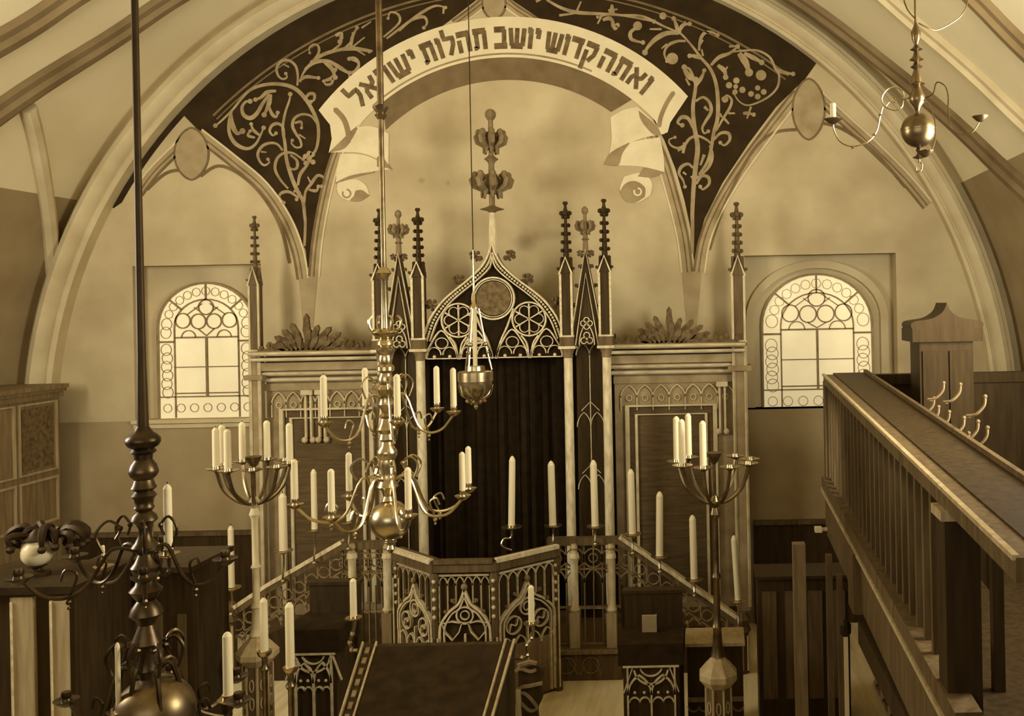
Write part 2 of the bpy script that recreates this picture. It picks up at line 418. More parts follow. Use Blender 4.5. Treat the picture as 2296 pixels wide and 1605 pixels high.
# scrolling vines
VL = [([(1000, 1900), (1008, 1700), (1000, 1600), (985, 1480), (940, 1400), (880, 1260), (835, 1100), (820, 950), (800, 820), (820, 680), (860, 560), (870, 500)], 34),
 ([(940, 1340), (960, 1240), (1020, 1160), (1050, 1110)], 30),
 ([(1060, 1080), (1110, 1000), (1130, 880), (1120, 760), (1070, 640), (1000, 530), (900, 440), (760, 405), (620, 415), (500, 460), (420, 540), (340, 640), (240, 740), (180, 790)], 34),
 ([(1110, 760), (1060, 700), (980, 685), (910, 720), (890, 790), (920, 860), (960, 920), (970, 980), (920, 990), (880, 950), (890, 925)], 26),
 ([(910, 765), (970, 755), (975, 810)], 24), ([(950, 870), (1010, 910)], 24),
 ([(850, 1370), (780, 1290), (730, 1190), (750, 1090), (820, 1040), (900, 1045), (970, 1090), (990, 1100)], 26),
 ([(870, 1060), (930, 1110), (930, 1180), (880, 1190), (850, 1150)], 26),
 ([(800, 1020), (750, 960), (680, 950), (610, 980), (570, 1050), (590, 1120), (630, 1155), (675, 1130), (665, 1100)], 26), ([(600, 1030), (650, 1035)], 26),
 ([(815, 880), (800, 800), (750, 770), (700, 790), (680, 840), (710, 880), (740, 860)], 28),
 ([(330, 650), (305, 760), (310, 860), (350, 940), (420, 990), (490, 1000), (550, 960), (590, 890), (625, 810)], 34),
 ([(320, 680), (335, 780), (380, 860), (430, 840)], 44), ([(545, 900), (480, 880), (500, 840)], 26), ([(590, 880), (530, 830), (510, 775)], 28),
 ([(740, 470), (660, 480), (600, 530), (550, 550)], 34), ([(680, 500), (620, 580), (560, 680), (500, 720), (440, 690), (425, 620), (460, 570), (500, 565)], 38),
 ([(690, 500), (670, 600), (630, 690)], 40), ([(670, 600), (700, 680), (740, 710), (755, 670)], 30),
 ([(935, 420), (940, 330), (920, 240), (860, 190), (790, 195), (745, 260), (760, 330), (800, 360), (840, 345), (830, 310)], 26),
 ([(860, 250), (800, 220)], 24),
 ([(960, 390), (1000, 290), (1080, 220), (1180, 195), (1260, 210), (1340, 250), (1400, 300), (1420, 340)], 24), ([(1180, 200), (1250, 260), (1285, 345)], 38), ([(1270, 330), (1250, 400), (1200, 410), (1180, 380)], 26),
 ([(950, 380), (1010, 340), (1090, 345), (1130, 350)], 30), ([(1000, 270), (1080, 190), (1130, 120), (1130, 60), (1090, 40), (1045, 70), (1050, 120)], 22),
 ([(1100, 160), (1220, 110), (1350, 90), (1480, 90), (1600, 110)], 24), ([(1350, 90), (1430, 20), (1450, -60)], 22), ([(1250, 100), (1330, 40), (1350, -20)], 20), ([(1480, 90), (1560, 140)], 24),
 ([(1400, 170), (1460, 165), (1500, 210), (1490, 270), (1420, 300)], 26),
 ([(1000, 1500), (1010, 1400), (1060, 1330), (1120, 1250), (1180, 1270), (1200, 1320), (1160, 1350)], 28), ([(1060, 1320), (1030, 1260)], 26), ([(1040, 1380), (1110, 1390), (1130, 1350)], 28),
 ([(940, 1450), (860, 1400), (790, 1410), (770, 1450), (810, 1500)], 28), ([(900, 1400), (930, 1390), (960, 1420), (930, 1470)], 28), ([(1000, 560), (1040, 500), (1090, 500), (1090, 550), (1060, 570)], 30)]
VL2 = [([(390, 330), (250, 310), (100, 345), (0, 400)], 20), ([(250, 310), (260, 240), (290, 180)], 20), ([(240, 320), (340, 240)], 18), ([(150, 230), (190, 220), (180, 270)], 26),
 ([(460, 240), (560, 150), (555, 95), (505, 80), (490, 120)], 16), ([(560, 200), (640, 130), (720, 110), (740, 150), (720, 180)], 20), ([(480, 250), (680, 100), (790, 40), (860, 50)], 18), ([(850, 40), (845, 90)], 26),
 ([(10, 400), (60, 390), (120, 400), (200, 450), (260, 470), (300, 410), (240, 380)], 22), ([(80, 520), (130, 500), (150, 450)], 22), ([(320, 180), (380, 140)], 18),
 ([(1440, 10), (1470, 0)], 26), ([(1510, 0), (1600, 50), (1700, 80), (1850, 90), (2000, 100), (2200, 140)], 22), ([(1700, 80), (1730, 10)], 22), ([(1590, 100), (1700, 85)], 24), ([(1920, 90), (1930, 30)], 34), ([(1870, 130), (1920, 120), (1950, 180)], 26)]
VR_ = [([(710, 1900), (712, 1700), (710, 1600), (720, 1400), (735, 1250), (750, 1100), (725, 950), (715, 800), (735, 650), (720, 590), (690, 520), (650, 505)], 34),
 ([(650, 520), (690, 580), (735, 600)], 40), ([(690, 640), (660, 590)], 26),
 ([(760, 1310), (820, 1220), (850, 1120), (870, 1000), (900, 880), (900, 720), (880, 600), (840, 510), (780, 440), (720, 360), (660, 290), (610, 240)], 28),
 ([(735, 650), (780, 580), (800, 530)], 26),
 ([(735, 760), (790, 730), (840, 770), (850, 840), (810, 910), (785, 960), (800, 1000), (830, 985)], 24), ([(800, 800), (830, 830)], 34),
 ([(715, 960), (680, 890), (630, 880), (600, 920), (635, 940)], 28), ([(850, 1080), (820, 1050), (750, 1020), (690, 1040), (650, 1090), (600, 1110), (550, 1090), (535, 1050), (580, 1030)], 20),
 ([(655, 1070), (640, 1150)], 44), ([(600, 1130), (650, 1110)], 26), ([(840, 1090), (860, 1160), (840, 1240), (790, 1300), (750, 1330)], 24), ([(800, 1160), (770, 1240)], 36),
 ([(715, 1260), (680, 1230), (630, 1250), (610, 1300), (640, 1350), (655, 1400)], 24), ([(640, 1290), (665, 1310)], 26), ([(700, 1320), (720, 1350)], 24),
 ([(740, 1380), (780, 1320), (830, 1330), (835, 1380), (790, 1420), (770, 1400)], 24), ([(870, 1050), (920, 1000), (980, 1000), (990, 1050), (950, 1090), (920, 1070)], 24),
 ([(890, 980), (940, 890), (990, 810), (1005, 750), (970, 715), (940, 740)], 20), ([(950, 890), (985, 930)], 30), ([(980, 850), (1030, 850)], 26), ([(930, 880), (920, 850)], 22),
 ([(850, 490), (910, 430), (990, 400), (1050, 350)], 28), ([(985, 350), (1060, 345)], 26), ([(1010, 390), (1100, 380), (1200, 380), (1290, 430), (1330, 510), (1360, 560), (1350, 650), (1290, 720), (1200, 770), (1120, 790), (1060, 760), (1020, 700)], 18),
 ([(1060, 400), (1110, 470), (1135, 545)], 50), ([(1100, 400), (1180, 440), (1230, 470)], 34), ([(1330, 520), (1400, 545), (1465, 555)], 28),
 ([(660, 310), (600, 310), (530, 340), (500, 400), (520, 460)], 22), ([(520, 330), (480, 365)], 22), ([(610, 250), (520, 250), (440, 290), (380, 350), (355, 395)], 36),
 ([(600, 240), (590, 190), (570, 140)], 28), ([(610, 240), (640, 190), (690, 180)], 28), ([(640, 190), (660, 160)], 22), ([(600, 240), (500, 200), (420, 160), (320, 120), (180, 115), (100, 110), (0, 130)], 18), ([(480, 220), (390, 220)], 26),
 ([(310, 200), (250, 240), (250, 290), (290, 310), (340, 320)], 28), ([(760, 380), (770, 300), (800, 250), (850, 240), (900, 265)], 24), ([(770, 330), (790, 300)], 28), ([(120, 120), (110, 40)], 38), ([(80, 80), (150, 70)], 28), ([(110, 150), (120, 200), (150, 190)], 28), ([(30, 120), (0, 180)], 26),
 ([(780, 440), (720, 420), (690, 420)], 28), ([(790, 420), (780, 370)], 24), ([(900, 490), (950, 530), (960, 580)], 34), ([(955, 530), (975, 500)], 24), ([(1090, 850), (1130, 850), (1170, 860)], 26), ([(1150, 800), (1120, 890)], 26)]
dots = [(1225, 565, 40), (985, 640, 24), (1040, 605, 24), (1085, 675, 24), (1030, 690, 20), (1035, 650, 18), (1150, 705, 22), (1200, 660, 20), (1245, 690, 22), (1200, 725, 22), (560, 440, 44), (300, 195, 34), (490, 120, 27), (955, 745, 26)]
b = MB(); kk = 0
def vine(L, ox, oy, s):
    global kk
    for pts, wd in L:
        q = smooth2([(ox + x / s, oy + y / s) for x, y in pts], 4); n = len(q)
        ws = [max(.35, 1 - .5 * abs(2 * i / (n - 1) - .8)) * wd / s / SW * 1.12 for i in range(n)]
        kk += 1; b.strip(wp(q), ws, fw, 0, .006 + .00025 * (kk % 23))
        if n > 6: b.disc(*W2(*q[-1], YW), wd * .62 / s / SW, fw, 0, .0115 + .0003 * (kk % 3))
vine(VL, 440, 90, 4.115); vine(VL2, 700, 0, 2.87); vine(VR_, 1340, 0, 3.344)
for x, y, r in dots: b.disc(*W2(1340 + x / 3.344, y / 3.344, YW), r / 3.344 / SW, fw, 0, .009)
for x, y in ((0, 0), (-36, -22), (30, -40), (-30, 40), (34, 30), (0, -50)): b.disc(*W2(440 + (1045 + x) / 4.115, 90 + (1095 + y) / 4.115, YW), 24 / 4.115 / SW, fw, 0, .009)
b.build('painted_vines', 'paint_vine', wall)

# the painted ribbon with its inscription
BC = (1142, 577)
b = MB(); b.prism(wp(arcpx(*BC, 452, -39, 38, 36) + arcpx(*BC, 398, 35, -44, 36)), fw, 0, .010); b.build('inscription_backing_band', 'band', wall)
rb = arcpx(*BC, 539, -52.3, 48, 44) + [(1520, 250), (1503, 275), (1497, 297), (1483, 302)] + arcpx(*BC, 448, 47, -48, 40) + [(790, 292), (738, 343), (745, 312), (741, 280), (728, 264)]
rib_o = MB().prism(wp(rb), fw, 0, .016).build('ribbon_banner', 'ribbon', wall)
b, b2, b3 = MB(), MB(), MB()
def crv(*segs):
    out = []
    for g in segs: out += smooth2(g, 5) if len(g) > 2 else list(g)
    return [p for k, p in enumerate(out) if k == 0 or (abs(p[0] - out[k - 1][0]) + abs(p[1] - out[k - 1][1])) > .5]
T_ = lambda bb, d, *segs: bb.prism(wp(crv(*segs)), fw, 0, d)
T_(b2, .013, [(741, 342), (768, 312), (800, 286)], [(800, 286), (826, 283), (850, 288), (872, 300)], [(872, 372), (836, 352), (800, 342), (741, 342)])
T_(b, .0145, [(741, 342), (768, 312), (800, 286)], [(803, 288), (790, 312), (772, 334), (741, 342)])
T_(b2, .012, [(764, 346), (800, 345), (836, 354), (880, 380)], [(880, 380), (840, 384), (796, 394), (754, 409)], [(754, 409), (756, 376)])
T_(b, .0135, [(846, 352), (858, 352), (880, 381)], [(880, 381), (864, 376), (846, 374)])
T_(b, .0130, [(754, 409), (786, 394), (840, 384)], [(840, 387), (790, 399), (754, 412)])
T_(b2, .011, [(758, 410), (796, 402), (820, 415), (829, 438)], [(829, 438), (808, 450), (784, 450), (764, 440), (756, 424)])
T_(b, .0125, [(798, 428), (812, 426), (829, 438)], [(829, 438), (808, 451), (786, 450), (794, 440)])
b.strip(wp(arcpx(778, 434, 9, 0, 300, 14)), 4 / SW, fw, 0, .0125)
T_(b2, .013, [(1369, 263), (1398, 247), (1430, 240)], [(1430, 240), (1462, 270), (1490, 301)], [(1490, 301), (1448, 308), (1400, 326), (1366, 350)], [(1366, 350), (1372, 310)])
T_(b, .0145, [(1432, 248), (1466, 276), (1489, 301)], [(1489, 301), (1466, 302), (1444, 280), (1434, 262)])
T_(b2, .012, [(1354, 369), (1370, 342), (1410, 320), (1480, 308)], [(1480, 308), (1488, 350), (1490, 386)], [(1490, 386), (1440, 374), (1390, 371), (1354, 369)])
T_(b, .0138, [(1354, 369), (1370, 342), (1410, 320)], [(1412, 322), (1396, 344), (1386, 371), (1354, 369)])
T_(b, .0135, [(1444, 376), (1468, 380), (1490, 387)], [(1490, 387), (1462, 398), (1430, 396)])
T_(b2, .011, [(1400, 396), (1440, 388), (1462, 410), (1458, 438)], [(1458, 438), (1430, 454), (1402, 448), (1390, 424), (1400, 396)])
T_(b, .0125, [(1390, 430), (1402, 412), (1424, 406), (1446, 420), (1446, 442)], [(1446, 442), (1424, 454), (1402, 450), (1390, 430)])
b2.strip(wp(arcpx(1430, 430, 8, 0, 300, 12)), 4 / SW, fw, 0, .0135)
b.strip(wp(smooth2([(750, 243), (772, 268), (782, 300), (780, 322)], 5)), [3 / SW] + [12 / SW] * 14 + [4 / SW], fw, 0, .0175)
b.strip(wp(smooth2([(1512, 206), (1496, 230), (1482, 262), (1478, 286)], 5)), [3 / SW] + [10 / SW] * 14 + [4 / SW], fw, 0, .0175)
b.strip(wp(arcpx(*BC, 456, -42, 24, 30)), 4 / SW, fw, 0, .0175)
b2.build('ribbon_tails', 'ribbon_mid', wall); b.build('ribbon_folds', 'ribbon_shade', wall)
LET = {
 'ו': (.34, [[(.02, .9), (.26, .9)], [(.22, .97), (.22, 0)]]),
 'א': (.88, [[(.10, .95), (.80, .05)], [(.76, .97), (.70, .62), (.48, .5)], [(.34, .66), (.16, .42), (.14, .02)]]),
 'ת': (.88, [[(.05, .9), (.82, .9)], [(.74, .9), (.74, 0)], [(.24, .9), (.24, .1), (.02, .08)]]),
 'ה': (.88, [[(.05, .9), (.82, .9)], [(.74, .9), (.74, 0)], [(.16, .62), (.16, 0)]]),
 'ק': (.86, [[(.05, .9), (.82, .9)], [(.74, .9), (.70, .45), (.44, .08)], [(.16, .6), (.16, -.38)]]),
 'ד': (.78, [[(.0, .9), (.78, .9)], [(.60, .9), (.60, 0)]]),
 'ר': (.74, [[(.02, .9), (.64, .9)], [(.62, .96), (.62, 0)]]),
 'ש': (.98, [[(.10, .1), (.86, .1)], [(.08, .97), (.16, .1)], [(.48, .97), (.46, .1)], [(.90, .97), (.84, .1)]]),
 'י': (.36, [[(.02, .9), (.28, .9)], [(.24, .97), (.22, .52)]]),
 'ב': (.84, [[(.05, .9), (.70, .9)], [(.64, .9), (.64, .1)], [(.0, .1), (.84, .1)]]),
 'ל': (.72, [[(.12, 1.34), (.12, .86), (.64, .86), (.60, .5), (.30, .03)]]),
}
b = MB(); lk = 0
for word, a_hi, a_lo in (('ואתה', 39.4, 24.6), ('קדוש', 23.4, 9.8), ('יושב', 8.2, -4.0), ('תהלות', -5.8, -23.4), ('ישראל', -25.0, -45.5)):
    tot = sum(LET[c][0] + .12 for c in word) - .12; kx = (a_hi - a_lo) / tot; pos = 0; hh = 46.0
    for c in word:
        wdt, sts = LET[c]
        for st in sts:
            q = []
            dense = []
            for (x0, z0), (x1, z1) in zip(st, st[1:]):
                dense += [(x0 + (x1 - x0) * i / 4, z0 + (z1 - z0) * i / 4) for i in range(4)]
            dense.append(st[-1])
            for x, z in dense:
                a = math.radians(a_hi - kx * (pos + (wdt - x))); r = 469 + z * hh
                q.append((BC[0] + r * math.sin(a), BC[1] - r * math.cos(a)))
            hor = abs(st[-1][1] - st[0][1]) < .2
            lk += 1; b.strip(wp(q), (13.5 if hor else 10) / SW, fw, .015, .0185 + .0007 * (lk % 4))
        pos += wdt + .12
b.build('hebrew_lettering', 'letter', rib_o)

# ------------------------------------------------------------------ windows
def window(name, yw, X0, X1, ZB, ZT, surround):
    """X0..X1, ZB..ZT in metres on the niche back; stained border, four clear panes, leaded lunette"""
    fr = PL(yw); w = X1 - X0; xm = (X0 + X1) / 2; zs = ZT - w * .46
    top = [(xm - w / 2 * math.cos(PI * i / 20), zs + (ZT - zs) * math.sin(PI * i / 20)) for i in range(21)]
    outl = [(X0, ZB)] + top + [(X1, ZB)]
    win = struct(MB().prism(outl, fr, 0, .03).build(name, 'glass'))
    t = .10
    MB().strip(outl, .03, fr, 0, .06, True).build('window_frame', 'frame', win)
    if surround:
        o2 = [(xm + (x - xm) * 1.22, ZB + (z - ZB) * 1.07 + .0) for x, z in outl]
        MB().strip(o2, .10, fr, 0, .07).build('window_surround', 'plaster', win)
    L = MB(); lw = .018
    bx = w * .17; ix0, ix1 = X0 + bx, X1 - bx; h = ZT - ZB
    zl = ZB + h * .165; zt = ZB + h * .60; d0, d1 = .02, .045
    L.strip(outl, .02, fr, d0, .065, True)
    itop = [(xm - (w / 2 - bx) * math.cos(PI * i / 16), zs + (ZT - zs - bx) * math.sin(PI * i / 16)) for i in range(17)]
    L.strip([(ix0, ZB + .02)] + itop + [(ix1, ZB + .02)], lw, fr, d0, d1)
    for z in (zl, zl + .045): L.strip([(X0 if z == zl else ix0, z), (X1 if z == zl else ix1, z)], lw * .9, fr, d0, d1)
    L.strip([(ix0, zt), (ix1, zt)], lw * 1.2, fr, d0, d1)
    L.strip([(xm, zl), (xm, zt)], lw * 1.6, fr, d0, d1 + .004)
    L.strip([(ix0, (zl + zt) / 2), (ix1, (zl + zt) / 2)], lw * .7, fr, d0, d1)
    for x0, x1 in ((X0, ix0), (ix1, X1)):
        L.strip([(x0, ZB + h * .57), (x1, ZB + h * .57)], lw * 1.4, fr, d0, d1)
    for a in (40, 90, 140):
        ca, sa = math.cos(math.radians(a)), math.sin(math.radians(a))
        L.strip([(xm + (w / 2 - bx) * ca, zs + (ZT - zs - bx) * sa), (xm + w / 2 * ca, zs + (ZT - zs) * sa)], lw * 1.2, fr, d0, d1)
    # circles of the lunette
    rr = (ix1 - ix0) / 8.6; zc = zt + (ZT - bx - zt) * .42
    for i in (-1.5, -.5, .5, 1.5): L.ring(xm + i * 2.1 * rr, zc + (.12 * rr if abs(i) > 1 else 0), rr, lw * .9, fr, d0, d1, 18)
    L.ring(xm, zc + 1.9 * rr, rr, lw * .9, fr, d0, d1, 18)
    L.strip([(xm - 1.1 * rr, zc - rr), (xm, zt + .02), (xm + 1.1 * rr, zc - rr)], lw * .8, fr, d0, d1)
    for i in (-1, 1):
        L.strip(arc(xm + i * 2.4 * rr, zt, rr * .95, 0, 180, 10), lw * .7, fr, d0, d1)
        L.strip([(xm + i * .5 * rr, zc + 2.4 * rr), (xm + i * 2.6 * rr, zc + .9 * rr)], lw * .6, fr, d0, d1)
        L.strip([(xm + i * .9 * rr, zc + 1.4 * rr), (xm + i * 1.6 * rr, zc + 1.9 * rr)], lw * .6, fr, d0, d1)
    L.build('leading', 'lead', win)
    S = MB(); rb_ = bx * .32
    for xb in ((X0 + ix0) / 2, (X1 + ix1) / 2):
        nz = 9
        for i in range(nz):
            z = zl + .06 + (zs + .1 - zl) * i / nz
            if abs(z - (ZB + h * .57)) < rb_: continue
            S.ring(xb + .006 * (-1) ** i, z, rb_, lw * .45, fr, d0, .040, 12, rb_ * 1.1)
    for i in range(11):
        a = math.radians(22 + 13.6 * i)
        S.ring(xm + (w / 2 - bx / 2) * math.cos(a), zs + (ZT - zs - bx / 2) * math.sin(a), rb_ * .8, lw * .4, fr, d0, .040, 8)
    for i in range(7):
        S.ring(X0 + bx * .5 + (w - bx) * i / 6, ZB + (zl - ZB) * .5, rb_ * .8, lw * .4, fr, d0, .040, 10)
    S.build('stained_border', 'frame', win)
    return win
yn = YW + .28
def nx(px, py): return W2(px, py, yn)
a = nx(362, 940); c = nx(572, 632); window('window_1', yn, a[0], c[0], a[1], c[1], False)
a = nx(1712, 925); c = nx(1952, 612); window('window_2', yn, a[0], c[0], a[1], c[1], True)
b = MB(); b.box((NL[0] - .02, YW - .06, ZD - .03), (NL[1] + .02, YW - .01, ZD + .02)); b.box((NL[0], YW - .04, ZD - .09), (NL[1], YW - .01, ZD - .04))
struct(b.build('trim_10', 'trim'))

# ------------------------------------------------------------------ common builders
def children_of(o): return [c for c in bpy.data.objects if c.parent == o]
def dup(src, loc, kids=None):
    r = src.copy(); C.objects.link(r); r.location = loc; ORG[r.name] = Vector(loc)
    for ch in kids or []:
        c = ch.copy(); C.objects.link(c); c.parent = r
    return r
_candle = None
def candle(base, h, r, label, group, lean=0.0):
    """one wax candle standing at base; the first is modelled, the rest are copies"""
    global _candle
    if _candle is None:
        o = MB().lathe([(1.06, 0), (1, .01), (.98, .5), (.95, .93), (.62, .975), (.14, 1.0)], (0, 0, 0), 14).build('candle', 'wax', smooth=True, org=(0, 0, 0))
        k = MB().lathe([(.13, .992), (.11, 1.03), (.03, 1.036)], (0, 0, 0), 6).build('wick', 'wick', o)
        _candle = (o, k); o.location = base
    else:
        o = dup(_candle[0], base, [_candle[1]])
    o.scale = (r, r, h); o.rotation_euler = (0, lean, 0)
    return tag(o, label, 'candle', group)
def leaf_bulb(b, c, R, hz, n=7, t=.012, droop=1.0):
    """a gothic finial knop of curling leaves round a stem"""
    c = Vector(c)
    for i in range(n):
        a = 2 * PI * i / n + .3
        d = Vector((math.cos(a), math.sin(a), 0))
        pr = [(.16, -1), (.5, -.75), (.92, -.35), (1.0, .1), (.82, .5), (.6, .45), (.62, .15)]
        b.tube([c + d * (R * q) + Vector((0, 0, hz * z)) for q, z in pr], [t * .8, t, t * 1.5, t * 1.6, t * 1.4, t * 1.1, t * .8], 5)
        b.ball(c + d * R * .86 + Vector((0, 0, hz * .62)), t * 1.5, 6)
        if droop: b.tube([c + d * R * .45 + Vector((0, 0, -hz * .7)), c + d * R * .52 + Vector((0, 0, -hz * (1.5 * droop)))], [t * 1.1, t * .5], 5)
    b.lathe([(R * .30, -hz), (R * .5, -hz * .2), (R * .3, hz * .7)], c, 8)
    return b
def crocket(b, c, s, out):
    """one leafy crocket bending outwards (out = +1 / -1)"""
    c = Vector(c)
    for k, (dx, dz) in enumerate(((.0, .0), (.5, .25), (.85, .1), (.62, .62), (.2, .6), (.95, .5), (.42, -.2))):
        b.ball(c + Vector((out * dx * s, (-.18 if k % 2 else .12) * s, dz * s)), s * (.30 - .02 * k), 6)
    b.tube([c + Vector((-out * .1 * s, 0, -.2 * s)), c + Vector((out * .35 * s, 0, .1 * s)), c + Vector((out * .8 * s, 0, .75 * s)), c + Vector((out * 1.05 * s, 0, .5 * s))], [s * .2, s * .2, s * .13, s * .07], 5)
def pinnacle(parent, x, y, w, z0, zg, z1, z2, m='wood_dark', edge='gilt'):
    """square shaft z0..zg, steep gablets to z1, crocketed spire to z2 with a cross flower"""
    h = w / 2; Cc = Vector((x, y, 0))
    b = MB(); b.box((x - h, y - h, z0), (x + h, y + h, zg))
    b.prism([(x - h * 1.15, zg), (x + h * 1.15, zg), (x, z1)], PL(y), h * 1.1, -h * 1.1)
    fs = Fr((x, 0, 0), (0, 1, 0)); b.prism([(y - h * 1.15, zg), (y + h * 1.15, zg), (y, z1)], fs, h * 1.1, -h * 1.1)
    zs = zg + (z1 - zg) * .55; r0 = h * .62
    b.lathe([(r0, zs), (r0 * .32, z2)], (x, y, 0), 6)
    p = b.build('pinnacle', m, parent)
    e = MB(); q = w * .10
    for sx in (-1, 1): e.box((x + sx * h - q, y - h - q, z0), (x + sx * h + q, y - h + q, zg))
    f = PL(y - h * 1.1)
    e.strip([(x - h * 1.2, zg - .01), (x, z1), (x + h * 1.2, zg - .01)], w * .16, f, 0, .02)
    e.box((x - h * 1.3, y - h * 1.3, z0 - .015), (x + h * 1.3, y + h * 1.3, z0 + .02))
    e.build('gilt_edging', edge, p)
    n = 6
    for i in range(n):
        t = (i + .7) / (n + .6); z = zs + (z2 - zs) * t; r = r0 * (1 - .68 * t)
        for a in range(4):
            d = Vector((math.cos(a * PI / 2 + .3), math.sin(a * PI / 2 + .3), 0))
            MB().ball(Vector((x, y, z)) + d * (r + w * .11), w * .19, 5, w * .2).build('crocket', m, p)
    for s in (-1, 1): k = MB(); crocket(k, (x + s * h * 1.05, y - h, zg + (z1 - zg) * .25), w * .28, s); k.build('gablet_crocket', m, p)
    fl = MB(); zt = z2 - w * .35
    for a in range(4):
        d = Vector((math.cos(a * PI / 2), math.sin(a * PI / 2), 0))
        fl.ball(Vector((x, y, zt)) + d * w * .36, w * .24, 6)
    fl.lathe([(w * .2, z2 - w * .7), (w * .34, zt), (w * .18, z2), (w * .12, z2 + w * .35), (w * .26, z2 + w * .55), (w * .2, z2 + w * .72)], (x, y, 0), 8)
    fl.build('finial', m, p)
    return p

# ------------------------------------------------------------------ platform before the ark
ZP = .34
YA = 11.3; SA = F / YA
XA = P(1116, 800, YA).x
def az(py): return P(1110, py, YA).z
def A(dx, py): return (XA + dx / SA, az(py))
PX0, PX1 = P(764, 1300, 10.4).x, P(1394, 1300, 10.4).x
b = MB(); b.box((PX0, 10.25, 0), (PX1, 10.92, ZP)); b.box((XA - 2.85, 10.92, 0), (XA + 2.75, YW - .02, ZP))
plat = b.build('ark_platform', 'wood')
tag(plat, 'low wooden platform that carries the ark and its side screens', 'platform')
fp = PL(10.25); b = MB(); n = int((PX1 - PX0) / .262)
for i in range(n):
    x = PX0 + .16 + i * .262
    b.ring(x, ZP * .5, .09, .014, fp, 0, .012, 14); b.strip([(x - .12, ZP * .2), (x, ZP * .75), (x + .12, ZP * .2)], .012, fp, 0, .010)
b.build('riser_tracery', 'wood_mid', plat)
b = MB(); b.box((PX0 - .02, 10.21, ZP - .04), (PX1 + .02, 10.25, ZP)); b.build('nosing', 'wood_mid', plat)

# ------------------------------------------------------------------ the ark
ark = thing('torah_ark', (XA, YA, ZP), 'tall gothic dark wood ark with gilt tracery gable, centre of the front wall', 'ark')
zc = az(783); zb = az(757)
b = MB(); b.box((XA - 1.36, 11.72, ZP), (XA + 1.36, YW - .02, zb)); b.build('body', 'wood_dark', ark)
yf = 11.12
for dx in (-248, -163, 163, 248):
    x = XA + dx / SA
    c = MB().lathe([(.056, ZP + .22), (.058, ZP + .5), (.052, zc - .10)], (x, yf, 0), 16).build('column', 'marble', ark, True)
    MB().lathe([(.085, ZP), (.085, ZP + .10), (.07, ZP + .13), (.08, ZP + .16), (.06, ZP + .22)], (x, yf, 0), 16).build('base', 'wood_mid', c, True)
    MB().lathe([(.055, zc - .11), (.06, zc - .09), (.056, zc - .07), (.07, zc - .03), (.09, zc)], (x, yf, 0), 16).build('capital', 'wood_mid', c, True)
    MB().box((x - .10, yf - .10, zc), (x + .10, yf + .10, zc + .032)).build('abacus', 'gilt', c)
    MB().box((x - .085, yf - .085, zc + .032), (x + .085, 11.29, zb)).build('impost_block', 'wood', ark)
PT = {-248: (604, 575, 470), -163: (600, 572, 470), 163: (598, 568, 462), 248: (596, 566, 458)}
for dx, (g, t, tp) in PT.items():
    pinnacle(ark, XA + dx / SA, yf, 24 / SA, zb, az(g + 20), az(t + 14), az(tp + 14))
for s in (-1, 1):                                  # side bays: lancet panel below, steep gablet above
    x0, x1 = XA + s * 176 / SA, XA + s * 236 / SA; x0, x1 = min(x0, x1), max(x0, x1); xm = (x0 + x1) / 2
    yp = 11.30; f = PL(yp)
    p = MB().box((x0, yp, ZP), (x1, 11.72, zb)).build('side_panel', 'wood_dark', ark)
    t = MB(); lw = .011; z1, z2 = az(910), az(960)
    t.strip([(xm, ZP + .1), (xm, az(800))], lw, f, 0, .018)
    t.strip(lancet(x0, xm, az(800), .14), lw, f, 0, .018); t.strip(lancet(xm, x1, az(800), .14), lw, f, 0, .018)
    for zz in (az(945), az(1085)):
        t.strip(lancet(x0, xm, zz - .08, .17), lw, f, 0, .016); t.strip(lancet(xm, x1, zz - .08, .17), lw, f, 0, .016)
        t.strip([(x0 + .05, zz + .11), (xm, zz + .22), (x1 - .05, zz + .11)], lw, f, 0, .016)
    t.strip([(x0, ZP + .12), (x1, ZP + .12)], lw * 2, f, 0, .02)
    t.build('tracery', 'gilt', p)
    apex = az(562); h2 = 38 / SA
    g = MB().prism([(xm - h2, zb - .1), (xm + h2, zb - .1), (xm, apex)], PL(yf + .02), .04, -.06).build('gablet', 'wood_dark', ark)
    f = PL(yf - .02); t = MB()
    for k in (1.0, .66):
        t.strip([(xm - h2 * k, zb - .1 + (1 - k) * .0), (xm, zb - .1 + (apex - zb + .1) * (.985 if k == 1 else .74)), (xm + h2 * k, zb - .1)], .016 if k == 1 else .011, f, 0, .03)
    zq = az(728); r = .062
    for aa in range(4): t.ring(xm + r * .62 * math.cos(aa * PI / 2), zq + r * .62 * math.sin(aa * PI / 2), r * .52, .010, f, 0, .028, 12)
    zq = az(762)
    for aa in range(3): t.ring(xm + r * .66 * math.cos(aa * 2.094 + PI / 2), zq + r * .66 * math.sin(aa * 2.094 + PI / 2), r * .58, .010, f, 0, .028, 12)
    t.strip(lancet(xm - .09, xm + .09, zb - .1, .26), .010, f, 0, .026)
    t.build('tracery', 'gilt', g)
    for i in range(4):
        q = (i + .6) / 4.6
        for sg in (-1, 1): k = MB(); crocket(k, (xm + sg * h2 * (1 - q), yf, zb + (apex - zb) * q), .045, sg); k.build('crocket', 'wood', g)
    for sg in (-1, 1): k = MB(); crocket(k, (xm + sg * .02, yf, az(578)), .075, sg); k.build('crocket', 'wood', g)
    b = MB(); b.lathe([(.035, az(570)), (.030, az(545)), (.05, az(543)), (.03, az(540)), (.028, az(520))], (xm, yf, 0), 10)
    leaf_bulb(b, (xm, yf, az(514)), .105, .075, 6, .016, .9)
    b.lathe([(.022, az(505)), (.02, az(488)), (.042, az(482)), (.038, az(475)), (.012, az(470))], (xm, yf, 0), 10)
    b.build('gablet_finial', 'wood_mid', g)

